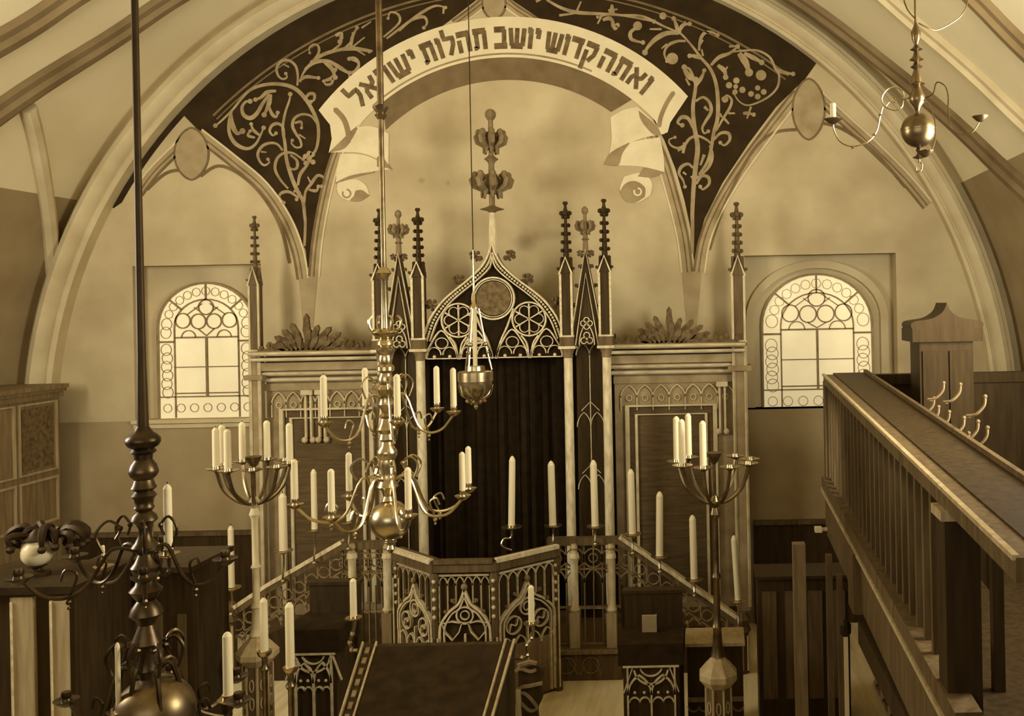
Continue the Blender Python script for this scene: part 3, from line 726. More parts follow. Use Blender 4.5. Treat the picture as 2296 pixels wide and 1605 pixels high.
# ogee gable over the doorway
og = [(156, 757), (153, 748), (139, 712), (114, 677), (86, 652), (51, 625), (22, 597), (8, 572), (2, 552)]
def ogee(k=0.0, drop=0):
    R_ = [(max(dx - k * (1 if dx > 12 else dx / 12.0), 0.6), py + drop) for dx, py in og]
    return [A(dx, py) for dx, py in smooth2(R_, 3)]
R_ = ogee(); Lh = [(2 * XA - x, z) for x, z in R_]
outline = Lh + list(reversed(R_))
yg = 11.16; fg = PL(yg)
gable = MB().prism([A(-152, 800)] + outline + [A(152, 800)], fg, 0, -.10).build('gable', 'velvet', ark)
t = MB()
ftr = fg
for half in (R_, Lh):
    t.strip(half, .020, ftr, 0, .07)
i1 = ogee(15, 4); 
for sgn in (1, -1):
    t.strip([((x if sgn > 0 else 2 * XA - x), z) for x, z in i1], .014, ftr, 0, .055)
    mid = ogee(8, 2)
    for j in range(0, len(mid) - 3, 1):
        x, z = mid[j]
        for (x, z) in ((mid[j]), ((mid[j][0] + mid[j + 1][0]) / 2, (mid[j][1] + mid[j + 1][1]) / 2)):
            xx = x if sgn > 0 else 2 * XA - x
            t.ball((xx, yg - .045, z), .017, 6)
t.build('gable_moulding', 'gilt', gable)
t = MB(); lw = .016; d1 = .045
rc = A(0, 669)
t.ring(*rc, 46 / SA, .020, fg, 0, d1, 32); t.ring(*rc, 41 / SA, .010, fg, 0, d1, 32)
for s in (-1, 1):
    cx, cz = A(s * 78, 716)
    t.ring(cx, cz, 37 / SA, .018, fg, 0, d1, 28)
    for aa in range(6):
        a = aa * PI / 3 + PI / 6
        t.strip([(cx, cz), (cx + 34 / SA * math.cos(a), cz + 34 / SA * math.sin(a))], [.010, .018], fg, 0, .035)
        a += PI / 6
        t.strip(arc(cx + 21 / SA * math.cos(a), cz + 21 / SA * math.sin(a), 11 / SA, math.degrees(a) - 110, math.degrees(a) + 110, 8), .009, fg, 0, .03)
    # ribs that run from the roundel down to the hanging points
    t.strip([A(*p) for p in smooth2([(s * 44, 692), (s * 30, 730), (s * 14, 765), (s * 4, 802)], 4)], .018, fg, 0, d1)
    t.strip([A(*p) for p in smooth2([(s * 60, 752), (s * 72, 770), (s * 76, 802)], 4)], lw, fg, 0, d1)
    t.strip([A(*p) for p in smooth2([(s * 98, 752), (s * 86, 770), (s * 80, 802)], 4)], lw, fg, 0, d1)
    for c in (40, 116):
        L = [A(s * (c - 34), 800)] + [A(*p) for p in smooth2([(s * (c - 34), 792), (s * (c - 24), 768), (s * c, 738), (s * (c + 24), 768), (s * (c + 34), 792)], 4)] + [A(s * (c + 34), 800)]
        t.strip(L, lw, fg, 0, d1)
        for k in (-17, 17):
            t.strip([A(s * (c + k) + 15 * math.cos(a), 792 - 17 * math.sin(a)) for a in [PI * i / 10 for i in range(11)]], .010, fg, 0, .035)
            t.ball((A(s * (c + k), 796)[0], yg - .02, A(0, 796)[1]), .022, 6)
        t.strip([A(s * c + 14 * math.cos(a), 766 - 12 * math.sin(a)) for a in [2 * PI * i / 12 for i in range(13)]], .010, fg, 0, .035)
t.strip([A(-150, 800), A(150, 800)], .012, fg, 0, .03)
t.build('tracery', 'gilt', gable)
MB().disc(*rc, 38 / SA, fg, 0, .03, 32).build('roundel', 'panel_stone', gable)
for s in (-1, 1):
    for dx, py, sz in ((32, 578, .11), (68, 632, .12), (130, 685, .12)):
        k = MB(); crocket(k, (XA + s * dx / SA - s * .02, yg - .02, az(py) - .01), sz, s); k.build('gable_crocket', 'wood', gable)
b = MB(); b.lathe([(.055, az(572)), (.05, az(540)), (.042, az(500)), (.036, az(478))], (XA, yg, 0), 8)
fin = b.build('gable_finial', 'marble', gable)
b = MB(); b.lathe([(.03, az(480)), (.06, az(476)), (.145, az(472)), (.07, az(467)), (.035, az(464)), (.034, az(430))], (XA, yg, 0), 16)
leaf_bulb(b, (XA, yg, az(411)), .225, .13, 8, .028, 1.0)
b.lathe([(.04, az(400)), (.034, az(372)), (.05, az(366)), (.085, az(361)), (.05, az(356)), (.03, az(352)), (.03, az(335))], (XA, yg, 0), 14)
leaf_bulb(b, (XA, yg, az(316)), .165, .12, 8, .026, 1.0)
b.lathe([(.032, az(305)), (.03, az(275)), (.045, az(272))], (XA, yg, 0), 12); b.ball((XA, yg, az(262)), 12.5 / SA, 14)
b.build('finial_knop', 'wood_mid', fin, True)

# dark curtain that hangs in the doorway
pts = []
nf = 60
vs, fs = [], []
for i in range(nf + 1):
    x = XA - .82 + 1.64 * i / nf; dy = .035 * math.sin(i * 1.25) + .012 * math.sin(i * 3.1)
    for z, kx in ((zc - .02, .5), (zc - .6, .9), (ZP + .8, 1.0), (ZP + .02, 1.15)): vs.append((x, 11.58 + dy * kx, z))
for i in range(nf):
    for j in range(3): fs.append((i * 4 + j, i * 4 + j + 1, i * 4 + 4 + j + 1, i * 4 + 4 + j))
m = MB().add(vs, fs); m.box((XA - .84, 11.63, ZP + .01), (XA + .84, 11.66, zc - .02))
cur = m.build('ark_curtain', 'velvet', smooth=True)
tag(cur, 'almost black velvet curtain filling the doorway of the gothic ark', 'curtain')
b = MB(); b.tube([(XA - .84, 11.55, zc + .0), (XA + .84, 11.55, zc + .0)], .018, 8); b.build('curtain_rod', 'brass_dark', cur)

# ------------------------------------------------------------------ panelled screens left and right of the ark
def frond(b, x, z, L, ang, wd, f, d=.03):
    a = math.radians(ang); dx, dz = math.sin(a), math.cos(a); px, pz = dz, -dx
    poly = [(x + dx * L * t + px * wd * s, z + dz * L * t + pz * wd * s) for t, s in ((0, -.3), (.35, -.55), (.55, -1), (.75, -.75), (.9, -.7), (1, 0), (.9, .7), (.75, .75), (.55, 1), (.35, .55), (0, .3))]
    b.prism(poly, f, 0, d)
def screen(side):
    y = 11.62; f = PL(y)
    W_ = lambda px, py: W2(px, py, y)
    if side < 0: X0, X1, top, lab = 596, 850, 786, 'carved brown screen with cornice and leaf cresting left of the ark'
    else: X0, X1, top, lab = 1376, 1656, 770, 'carved brown screen with cornice and leaf cresting right of the ark'
    xa, zt = W_(X0, top); xb = W_(X1, top)[0]; s = F / y
    root = thing('altar_screen' if False else 'side_screen', ((xa + xb) / 2, y, ZP), lab, 'screen')
    zcor = zt - 92 / s
    MB().box((xa, y, ZP), (xb, YW - .02, zt - .02)).build('body', 'stone_screen', root)
    c = MB()                                       # cornice mouldings
    for z0, z1, d in ((0, -10, .30), (-14, -22, .26), (-26, -44, .17), (-46, -56, .12), (-60, -70, .08), (-74, -90, .03)):
        c.box((xa - d * .25, y - d, zt + z1 / s), (xb + d * .25, y + .02, zt + z0 / s))
    cor = c.build('cornice', 'stone_screen', root)
    c = MB()
    for zz, d in ((-5, .305), (-18, .265), (-51, .13), (-65, .09)): c.tube([(xa - d * .25, y - d, zt + zz / s), (xb + d * .25, y - d, zt + zz / s)], .018, 6)
    c.build('cornice_roll', 'screen_light', cor)
    # frieze of small cusped arches
    t = MB(); zf0, zf1 = zt - 150 / s, zt - 96 / s; n = 7
    for i in range(n):
        q0 = xa + (xb - xa) * (.05 + .9 * i / n); q1 = xa + (xb - xa) * (.05 + .9 * (i + 1) / n)
        t.strip(lancet(q0, q1, zf0 + .16, .15), .014, f, 0, .03); t.strip([(q0, zf0), (q0, zf1 - .12)], .012, f, 0, .03)
        xm = (q0 + q1) / 2; t.ring(xm, zf0 + .15, .035, .009, f, 0, .025, 10)
    t.build('frieze_tracery', 'screen_light', root)
    # framed door panel
    m = .16; px0 = xa + (xb - xa) * (.14 if side < 0 else .10); px1 = xa + (xb - xa) * (.93 if side < 0 else .80); pz1 = zt - (132 if side < 0 else 140) / s; pz0 = ZP + .15
    d = MB().box((px0, y - .012, pz0), (px1, y, pz1)).build('door_panel', 'screen_panel', root)
    t = MB()
    for k, wd in ((0, .055), (.11, .035)):
        t.strip([(px0 + k, pz0), (px0 + k, pz1 - k), (px1 - k, pz1 - k), (px1 - k, pz0)], wd, PL(y - .012), 0, .045 - k * .15)
    t.build('door_frame', 'screen_light', d)
    t = MB()
    for i in range(9):
        z = pz0 + (pz1 - pz0 - .2) * i / 9; t.box((px0 + .16, y - .020, z), (px1 - .16, y - .011, z + .012))
    t.build('board_joint', 'wood', d)
    # brackets between frieze and frame
    for q in ((.38, .5) if side < 0 else (.86,)):
        xq = xa + (xb - xa) * q; t = MB()
        t.box((xq - .07, y - .10, zf1 - .02), (xq + .07, y, zf1 + .04)); t.box((xq - .045, y - .06, zf0 - .25), (xq - .02, y, zf1)); t.box((xq + .02, y - .06, zf0 - .25), (xq + .045, y, zf1))
        t.ball((xq - .05, y - .05, zf0 - .28), .04, 8); t.ball((xq + .05, y - .05, zf0 - .28), .04, 8)
        t.build('bracket', 'screen_light', root)
    # cresting
    t = MB(); fy = PL(y - .18); cx = W_(704 if side < 0 else 1503, 0)[0] if False else W_(704 if side < 0 else 1503, 760)[0]
    for i in range(18):
        q = i / 17; x = xa + .04 + (xb - xa - .08) * q
        frond(t, x, zt, .07 + .05 * abs(math.sin(i * 1.9)), 18 * math.sin(i * 2.3), .03, fy)
    for a, L in ((-78, .30), (-60, .34), (-42, .34), (-24, .36), (0, .44), (20, .32), (40, .36), (58, .38), (74, .40)):
        frond(t, cx + a * .0016, zt + .01, L, a, .045, fy, .04); 
        frond(t, cx + a * .0028, zt + .01, L * .6, a * .8 + 8, .04, fy, .055)
    t.box((xa, y - .22, zt - .01), (xb, y - .16, zt + .03)); t.build('leaf_cresting', 'leaf', root)
    # slender outer pier with its own spire
    if side < 0: xp, w_, zs, zg, zq = W_(585, 800)[0], 20 / s, W_(585, 640)[1], W_(585, 600)[1], W_(585, 500)[1]
    else: xp, w_, zs, zg, zq = W_(1657, 800)[0], 26 / s, W_(1657, 618)[1], W_(1657, 575)[1], W_(1657, 474)[1]
    yp = y - .10
    p = pinnacle(root, xp, yp, w_, zt, zs, zg, zq, 'wood', 'screen_light')
    t = MB(); t.box((xp - w_ * .55, yp - w_ * .55, ZP), (xp + w_ * .55, yp + w_ * .55, zt - .02)); t.box((xp - w_, yp - w_, zt - .35), (xp + w_, yp + w_, zt - .29))
    pier = t.build('pier', 'stone_screen', root)
    t = MB()
    for sx in (-1, 1): t.tube([(xp + sx * w_ * .5, yp - w_ * .55, ZP + .05), (xp + sx * w_ * .5, yp - w_ * .55, zt - .05)], .022, 6)
    t.build('pier_shaft', 'screen_light', pier)
    return root
screen(-1); screen(1)

# ------------------------------------------------------------------ stair railings and pulpit
YR = 10.4
ZR = P(1310, 1212, YR).z
fr_ = PL(YR)
def railing(side):
    W_ = lambda px, py: W2(px, py, YR)
    if side > 0: seq = [(1228, 1212), (1390, 1212), (1660, 1396)]
    else: seq = [(884, 1206), (768, 1206), (600, 1320), (520, 1374)]
    q = [W_(*p) for p in seq]; q[0] = (q[0][0], ZR); q[1] = (q[1][0], ZR)
    root = thing('stair_railing', (q[1][0], YR, 0), 'traceried railing sloping down to the %s from the ark platform' % ('right' if side > 0 else 'left'), 'railing')
    h = MB(); h.strip(q, .085, fr_, -.05, .05); h.build('handrail', 'wood', root)
    t = MB(); t.strip([(x, z + .045) for x, z in q[1:]], .042, fr_, -.05, .056); t.build('rail_cap', 'marble', root)
    t = MB(); xs0, xs1 = sorted((q[0][0], q[1][0])); zb_ = ZP + .012; lw = .014
    n = 4; ww = (xs1 - xs0) / n
    for i in range(n):
        xm = xs0 + ww * (i + .5); t.ring(xm, ZR - .19, .105, .012, fr_, -.01, .02, 18); t.ring(xm, ZR - .19, .05, .010, fr_, -.01, .02, 10)
        t.strip(lancet(xs0 + ww * i, xs0 + ww * (i + 1), ZR - .46, .15), lw, fr_, -.01, .02)
        t.strip([(xs0 + ww * i, zb_), (xs0 + ww * i, ZR - .05)], lw, fr_, -.01, .02); t.strip([(xm, zb_), (xm, ZR - .45)], lw * .7, fr_, -.01, .02)
    for z in (zb_, ZR - .31, ZP + .42): t.strip([(xs0, z), (xs1, z)], lw * 1.2, fr_, -.012, .022)
    (xa, za), (xe, ze) = q[1], q[-1]; n = 9
    for i in range(n):
        k0, k1 = i / n, (i + 1) / n; x0, x1 = xa + (xe - xa) * k0, xa + (xe - xa) * k1; z0, z1 = za + (ze - za) * k0, za + (ze - za) * k1
        zm = (z0 + z1) / 2; xm = (x0 + x1) / 2
        t.ring(xm, zm - .17, .062, .011, fr_, -.01, .02, 12); t.strip([(x1, z1 - .04), (x1, z1 - .36)], lw, fr_, -.01, .02)
        t.strip(lancet(min(x0, x1), max(x0, x1), zm - .42, .12), lw, fr_, -.01, .02); t.ball((x0, YR - .02, z0 - .40), .025, 6)
        t.strip([(x0, z0 - .28), (x1, z1 - .28)], lw, fr_, -.01, .02)
    t.build('tracery', 'wood_mid', root)
    # dark boarded string under the slope
    t = MB(); t.prism([(xa, max(za - .5, ZP + .1)), (xe, max(ze - .5, .1)), (xe, 0), (xa, 0)], fr_, -.03, -.01); t.build('stair_string', 'wood_dark', root)
    # baluster columns with pedestals
    for px in ((1290, 1372) if side > 0 else (873, 795)):
        x = W_(px, 1300)[0]; zt = W_(px, 1236)[1]; zm = W_(px, 1368)[1]; zb2 = ZP
        c = MB().lathe([(.045, zm), (.06, zm + .03), (.044, zm + .07), (.044, zt - .08), (.06, zt - .05), (.05, zt)], (x, YR - .06, 0), 14).build('baluster_column', 'marble', root, True)
        MB().box((x - .055, YR - .115, zb2), (x + .055, YR - .005, zm)).build('pedestal', 'wood_light' if side > 0 else 'wood_mid', c)
        MB().lathe([(.05, zt), (.03, zt + .03), (.045, zt + .06), (.03, zt + .10)], (x, YR - .06, 0), 10).build('knop', 'wood_light', c, True)
    xe2 = xe + (.02 if side > 0 else -.02)
    nw = MB(); nw.lathe([(.07, 0), (.07, ze - .10), (.10, ze - .08), (.075, ze - .02), (.10, ze + .05), (.05, ze + .12)], (xe2, YR, 0), 8); nw.build('newel', 'wood', root)
    t = MB()
    for dx in (-.06, .0, .06): t.tube([(xe2 + dx, YR - .08, .05), (xe2 + dx, YR - .08, ze - .12)], .013, 6)
    t.build('newel_shaft', 'wood_light', root)
    return root, q
rail_r, qr = railing(1); rail_l, ql = railing(-1)
def rail_z(q, x):
    for (x0, z0), (x1, z1) in zip(q, q[1:]):
        if min(x0, x1) <= x <= max(x0, x1): return z0 + (z1 - z0) * (x - x0) / (x1 - x0)
    return q[-1][1]
def rail_candle(root, q, px, pt, pb, label, wpx=17, lean=0.0, Y=YR):
    """bracket with a drip dish fixed to the rail, and the candle that stands in it"""
    p = P(px, pb, Y); zr = rail_z(q, p.x); x = p.x
    yb = Y - (.22 if px == 1654 else .10)
    k = MB(); k.lathe([(.012, p.z - .05), (.03, p.z - .035), (.095, p.z - .012), (.10, p.z), (.03, p.z - .004), (.034, p.z + .0)], (x, yb, 0), 16)
    zl = min(zr, p.z - .06)
    k.tube(smooth2([(x, yb, p.z - .03), (x, yb, (p.z + zl) / 2), (x, yb - .03, zl + .0), (x, Y - .04, zl - .01)], 4), .011, 6)
    k.ball((x, yb - .03, zl - .01), .026, 8)
    br = k.build('candle_bracket', 'brass', root, True); br['label'] = 'brass candle bracket with drip dish'
    hh = (pb - pt) * Y / F
    candle((x, yb, p.z + .001), hh * .99, wpx / 2 * Y / F, label, 'tall candles along the ark stair railings', lean)
for px, pt, pb, lb in ((1243, 1028, 1172, 'white candle left of the white column on the level rail right of the curtain'),
                       (1337, 1026, 1174, 'white candle between the two pale ark columns on the right rail'),
                       (1420, 1046, 1191, 'white candle at the head of the right sloping rail, beside the screen door frame'),
                       (1480, 1096, 1240, 'white candle second down the right sloping rail'),
                       (1557, 1148, 1291, 'white candle third down the right sloping rail'),
                       (1654, 1187, 1330, 'leaning white candle lowest on the right sloping rail, beside the newel')):
    rail_candle(rail_r, qr, px, pt, pb, lb, 16 if px != 1654 else 14, -.05 if px == 1654 else (.02 if px == 1480 else -.01))
for px, pt, pb, lb in ((790, 1022, 1163, 'white candle on the level rail left of the ark, just left of the brass ball'),
                       (714, 1046, 1181, 'white candle on the upper part of the left sloping rail'),
                       (645, 1100, 1228, 'thick white candle half way down the left sloping rail'),
                       (530, 1172, 1310, 'thin white candle at the foot of the left sloping rail')):
    rail_candle(rail_l, ql, px, pt, pb, lb, {790: 10, 645: 18}.get(px, 13), 0)

# half-octagon pulpit in front of the platform
XP = -2.58
zt_ = P(1035, 1256, 9.5).z
pc = [(XP - .86, 10.02), (XP - .30, 9.5), (XP + .30, 9.5), (XP + .84, 10.02)]
pul = thing('pulpit', (XP, 9.75, 0), 'half octagonal pulpit with pierced gothic panels below the ark curtain', 'pulpit')
hts = [zt_, zt_, zt_]
for i, nm in enumerate(('left', 'front', 'right')):
    (x0, y0), (x1, y1) = pc[i], pc[i + 1]
    f = Fr((x0, y0, 0), (x1 - x0, y1 - y0, 0)); L = math.hypot(x1 - x0, y1 - y0)
    pn = MB().prism([(0, 0), (L, 0), (L, zt_ - .1), (0, zt_ - .1)], f, -.05, -.015).build('panel', 'wood_dark', pul)
    if i != 1:
        MB().prism([(.05, .02), (L - .05, .02), (L - .05, .62), (.05, .62)], f, -.02, -.008).build('lower_board', 'wood_mid' if i == 2 else 'wood', pn)
    t = MB(); zs = .82; zo = zs + .38
    m = .045; e = 14
    # big ogee arch with its tracery
    def og2(k): return smooth2([(m + k, zs - .12), (m + k, zs + .02), (m + .02 + k, zs + .10 - k * .2), (L * .24 + k * .6, zs + .21 - k * .5), (L * .40 + k * .2, zs + .29 - k), (L / 2, zo + .05 - k * 1.5)], 4)
    for k, wd in ((0, .024), (.045, .016)):
        hl = og2(k); t.strip(hl, wd, f, -.01, .03); t.strip([(L - x, z) for x, z in hl], wd, f, -.01, .03)
        t.strip([(m + k, .04), (m + k, zs - .1)], wd, f, -.01, .025); t.strip([(L - m - k, .04), (L - m - k, zs - .1)], wd, f, -.01, .025)
    xm = L / 2; t.strip([(xm, .04), (xm, zs - .02)], .018, f, -.01, .025)
    t.ring(xm, zs + .17, .085, .014, f, -.01, .025, 20); t.ring(xm, zs + .17, .045, .009, f, -.01, .02, 12)
    for s in (-1, 1):
        c = xm + s * L * .22
        if i == 1: t.strip([(c - .10, zs + .09), (c, zs + .11), (c + .10, zs + .09), (c + .07, zs - .0), (c, zs - .08), (c - .07, zs - .0)], .013, f, -.01, .025, True)
        else:
            t.ring(c, zs + .01, .09, .013, f, -.01, .025, 16); t.strip(smooth2([(c - .05, zs - .05), (c - .03, zs + .02), (c + .03, zs), (c + .05, zs + .07)], 4), .012, f, -.01, .022)
        for s2 in (-1, 1):
            c2 = c + s2 * L * .105; w2 = L * .10
            t.strip(lancet(c2 - w2, c2 + w2, zs - .24, .13), .012, f, -.01, .02)
    t.strip([(m + .04, zs - .3), (m + .04, zs - .2)], .01, f, -.01, .02)
    t.build('ogee_tracery', 'gilt', pn)
    # upper arcade of narrow lancets
    t = MB(); n = 6; zu0, zu1 = zs + .16, zt_ - .16
    for j in range(n):
        x0_, x1_ = m + (L - 2 * m) * j / n, m + (L - 2 * m) * (j + 1) / n
        t.strip(lancet(x0_, x1_, zu1 - .09, .09), .011, f, -.01, .02)
        zlow = zs + .10 + .28 * (1 - abs(2 * (j) / n - 1)); t.strip([(x0_, zlow), (x0_, zu1 - .07)], .011, f, -.01, .02)
    t.strip([(L - m, zs + .1), (L - m, zu1 - .07)], .011, f, -.01, .02)
    t.strip([(m, zu1 + .015), (L - m, zu1 + .015)], .018, f, -.01, .03)
    t.build('upper_arcade', 'gilt' if i == 2 else 'wood_light', pn)
    for s in (-1, 1):
        for q in (.18, .32): k = MB(); crocket(k, f(L / 2 + s * (L / 2 - m) * (1 - q * 2), zs + .05 + q * .8, .02), .045, s); k.build('leaf_ornament', 'wood_mid', pn)
    MB().ball(f(xm, zo + .08, .02), .035, 8).build('leaf_finial', 'wood_mid', pn)
    t = MB(); t.prism([(-.03, zt_ - .11), (L + .03, zt_ - .11), (L + .03, zt_), (-.03, zt_)], f, -.08, .05); t.build('top_rail', 'wood', pul)
    t = MB(); t.prism([(0, zt_ - .022), (L, zt_ - .022), (L, zt_ + .02), (0, zt_ + .02)], f, .01, .07); t.build('rail_edge', 'marble' if i != 1 else 'wood', pul)
for i, (x, y) in enumerate(pc):
    p = MB().lathe([(.05, 0), (.05, .3), (.035, .34), (.035, zt_ - .3), (.055, zt_ - .2), (.04, zt_ - .12)], (x, y, 0), 8).build('corner_post', 'wood', pul)
    e = MB()
    for a in (-.03, .03): e.tube([(x + a, y - .045, .05), (x + a, y - .045, zs - .05 if 1 <= i <= 2 else zt_ - .3)], .010, 5)
    for k in range(5): e.ball((x, y - .045, zt_ - .2 - k * .09), .022, 6)
    e.build('post_beading', 'gilt', p)
def stand_candle(root, base, wpx, pt, pb, Y, px, label, group, part='candle_bracket', drop=None, lean=0):
    p = P(px, pb, Y); r = wpx / 2 * Y / F
    k = MB(); k.lathe([(.01, p.z - .04), (r * .9, p.z - .03), (.085 * Y / 10 + .02, p.z - .006), (.09 * Y / 10 + .02, p.z + .004), (r * 1.2, p.z), (r * 1.25, p.z + .02), (r * .5, p.z + .0)], (p.x, Y, 0), 18)
    if drop:
        k.tube(smooth2([(p.x, Y, p.z - .03)] + drop, 4), .012, 6); 
    k.build(part, 'brass', root, True)
    return candle((p.x, Y, p.z + .0205), (pb - pt) * Y / F, r, label, group, lean)
p0 = P(1135, 1225, 9.95)
pp = P(1147, 1180, 9.95)
stand_candle(pul, None, 15, 1026, 1181, 9.95, 1147, 'white candle standing alone in front of the dark ark curtain', 'tall candles along the ark stair railings',
             drop=[(pp.x - .01, 9.95, pp.z - .12), (pp.x - .08, 9.94, zt_ + .10), (pp.x - .10, 9.92, zt_ + .03), (pp.x + .0, 9.93, zt_ - .02)], lean=.03)

# ------------------------------------------------------------------ chandeliers
def profile_px(rows, px, Y):
    return [(r * Y / F, P(px, py, Y).z) for py, r in sorted(rows, key=lambda q: -q[0])]
def arm(parent, c, ang, R, zatt, zdip, zpan, m, tr=.011, scroll=True, r0=.05, pan_r=.055):
    """an S-shaped arm from the stem at c to its drip pan; returns the seat of the candle"""
    d = Vector((math.cos(ang), math.sin(ang), 0)); c = Vector((c[0], c[1], 0))
    def at(r, z): return c + d * r + Vector((0, 0, z))
    b = MB(); L = smooth2([at(r0, zatt), at(R * .28, zatt + .01), at(R * .45, zdip + .06), at(R * .62, zdip), at(R * .82, zdip + .02), at(R * .97, zdip + .10), at(R, zpan - .03)], 4)
    b.tube(L, tr, 6)
    if scroll:
        b.tube(smooth2([at(R * .34, zatt), at(R * .40, zatt + .09), at(R * .30, zatt + .15), at(R * .20, zatt + .11), at(R * .24, zatt + .06)], 4), tr * .75, 5)
        b.tube(smooth2([at(R * .62, zdip), at(R * .55, zdip + .10), at(R * .64, zdip + .13), at(R * .68, zdip + .08)], 4), tr * .7, 5)
        b.ball(at(R * .62, zdip - .022), tr * 1.5, 6); b.ball(at(R * .62, zdip - .05), tr * .9, 6)
        b.ball(at(R * .2, zatt + .11), tr * 1.5, 6)
    a = b.build('arm', m, parent, True)
    p = at(R, zpan)
    MB().lathe([(.012, -.035), (.03, -.025), (pan_r, -.004), (pan_r * 1.05, .002), (.024, -.004), (.019, .008), (.024, .022), (.021, .04), (.012, .04)], p, 14).build('drip_pan', m, a, True)
    return p + Vector((0, 0, .0405))
def vault_z(x): return AZ + math.sqrt(VR * VR - (x - AX) ** 2) - .002
# --- middle chandelier
CY = 6.5
cx, = (P(868, 1000, CY).x,)
def cz(py, Y=CY, px=868): return P(px, py, Y).z
ch = thing('chandelier', (cx, CY, cz(1218)), 'brass chandelier with a shiny ball hanging on a long rod left of the ark', 'chandelier')
b = MB(); b.lathe([(6 / 323, cz(742)), (6 / 323, cz(250))], (cx, CY, 0), 10); b.lathe([(7.5 / 323, cz(250)), (7.5 / 323, vault_z(cx))], (cx, CY, 0), 10)
rodm = b.build('rod', 'brass_dark', ch, True)
MB().lathe([(7 / 323, cz(268)), (14 / 323, cz(258)), (9 / 323, cz(254)), (15 / 323, cz(246)), (18 / 323, cz(240)), (7 / 323, cz(234))], (cx, CY, 0), 14).build('rod_collar', 'brass_dark', rodm, True)
rows = [(598, 6), (604, 12), (612, 17), (618, 12), (630, 6), (735, 8), (738, 26), (745, 29), (752, 24), (758, 12), (764, 17), (772, 18), (778, 12), (782, 20), (790, 19), (796, 13), (806, 15), (816, 13), (822, 19), (830, 19), (836, 12), (850, 17), (862, 14), (872, 20), (880, 17), (892, 13), (906, 17), (920, 11), (926, 10), (932, 18), (938, 12), (948, 15), (962, 22), (972, 15), (984, 18), (990, 12), (998, 14), (1010, 22), (1020, 22), (1030, 16), (1045, 18), (1060, 13), (1075, 17), (1090, 24), (1100, 14), (1112, 10), (1122, 14)]
MB().lathe(profile_px(rows, 868, CY), (cx, CY, 0), 20).build('turned_stem', 'brass', ch, True)
b = MB(); b.ball((cx + .012, CY, cz(1166)), 45 / 323, 28); b.lathe([(.03, cz(1208)), (.045, cz(1214)), (.02, cz(1222)), (.03, cz(1230)), (.01, cz(1240))], (cx + .012, CY, 0), 14)
b.build('ball', 'brass', ch, True)
b = MB()
for i in range(8):
    a = i * PI / 4; d = Vector((math.cos(a), math.sin(a), 0)); c0 = Vector((cx, CY, 0))
    b.tube(smooth2([c0 + d * .05 + Vector((0, 0, cz(745))), c0 + d * .10 + Vector((0, 0, cz(738))), c0 + d * .115 + Vector((0, 0, cz(718))), c0 + d * .09 + Vector((0, 0, cz(708)))], 3), .008, 5)
b.build('crown_scrolls', 'brass', ch, True)
g2 = 'candles of the middle chandelier'
for ang, zc_, R, pt, has, lb in ((14, 1118, .50, 1025, 1, 'right candle of the close pair on the lower tier of the middle chandelier'),
                        (40, 1108, .60, 1024, 1, 'left candle of the close pair on the lower tier of the middle chandelier'),
                        (-58, 1150, .56, 1042, 1, 'candle over the ark column on the lower front arm of the middle chandelier'),
                        (-112, 1152, .52, 1030, 1, 'candle on the lower front arm just left of the brass stem of the middle chandelier'),
                        (150, 1106, .40, 1020, 1, 'candle on the lower rear arm left of the brass stem of the middle chandelier'),
                        (186, 1116, .62, 1040, 1, 'outermost left candle on the lower tier of the middle chandelier')):
    zp = cz(1122) ; s = arm(ch, (cx, CY), math.radians(ang), R, cz(1075), cz(1165), zp, 'brass')
    candle(s, .27, .022, lb, g2)
for ang, lb in ((18, 'candle beside the hanging oil lamp, right end of the upper tier of the middle chandelier'),
                (-62, 'front candle on the upper tier, right of the stem of the middle chandelier'),
                (58, 'rear candle on the upper tier, half hidden by the ark column'),
                (-130, 'front candle on the upper tier, left of the stem of the middle chandelier'),
                (128, 'rear candle on the upper tier, left of the stem of the middle chandelier')):
    s = arm(ch, (cx, CY), math.radians(ang), .45, cz(890), cz(975), cz(930), 'brass', .009, True, .045, .05)
    candle(s, .27, .022, lb, g2)

# --- near chandelier on the left
NY = 4.5; nxp = P(322, 1050, NY).x
def nz(py): return P(322, py, NY).z
sn = NY / F
nc = thing('chandelier', (nxp, NY, nz(1690)), 'dark tarnished chandelier nearest the viewer, hanging on a thick rod at the left', 'chandelier')
MB().lathe([(12 * sn, nz(962)), (9 * sn, nz(800)), (7.5 * sn, nz(400)), (7 * sn, vault_z(nxp) - .02)], (nxp, NY, 0), 12).build('rod', 'iron', nc, True)
rows = [(955, 12), (962, 16), (968, 20), (975, 29), (983, 35), (992, 35), (1000, 30), (1005, 22), (1012, 27), (1018, 19), (1030, 18), (1042, 26), (1052, 29), (1058, 30), (1066, 27), (1075, 19), (1085, 22), (1093, 26), (1100, 18), (1110, 26), (1118, 20), (1130, 18), (1137, 21), (1146, 15), (1155, 24), (1165, 27), (1173, 18), (1186, 12), (1202, 14), (1215, 20), (1225, 28), (1232, 28), (1242, 14), (1260, 22), (1270, 30), (1282, 26), (1292, 16), (1310, 22), (1322, 34), (1335, 26), (1345, 18), (1362, 30), (1376, 34), (1388, 22), (1400, 16), (1420, 24), (1440, 32), (1452, 20), (1470, 15), (1500, 24), (1515, 18), (1530, 14)]
MB().lathe(profile_px(rows, 322, NY), (nxp, NY, 0), 22).build('turned_stem', 'brass_black', nc, True)
b = MB(); b.ball((nxp + .03, NY, nz(1600)), 84 * sn, 28); b.build('ball', 'brass_dark', nc, True)
g1 = 'candles of the near chandelier'
for ang, R in ((8, .36), (110, .40), (160, .48), (205, .50), (300, .26)):
    arm(nc, (nxp, NY), math.radians(ang), R, nz(1230), nz(1318), nz(1262), 'brass_black', .009)
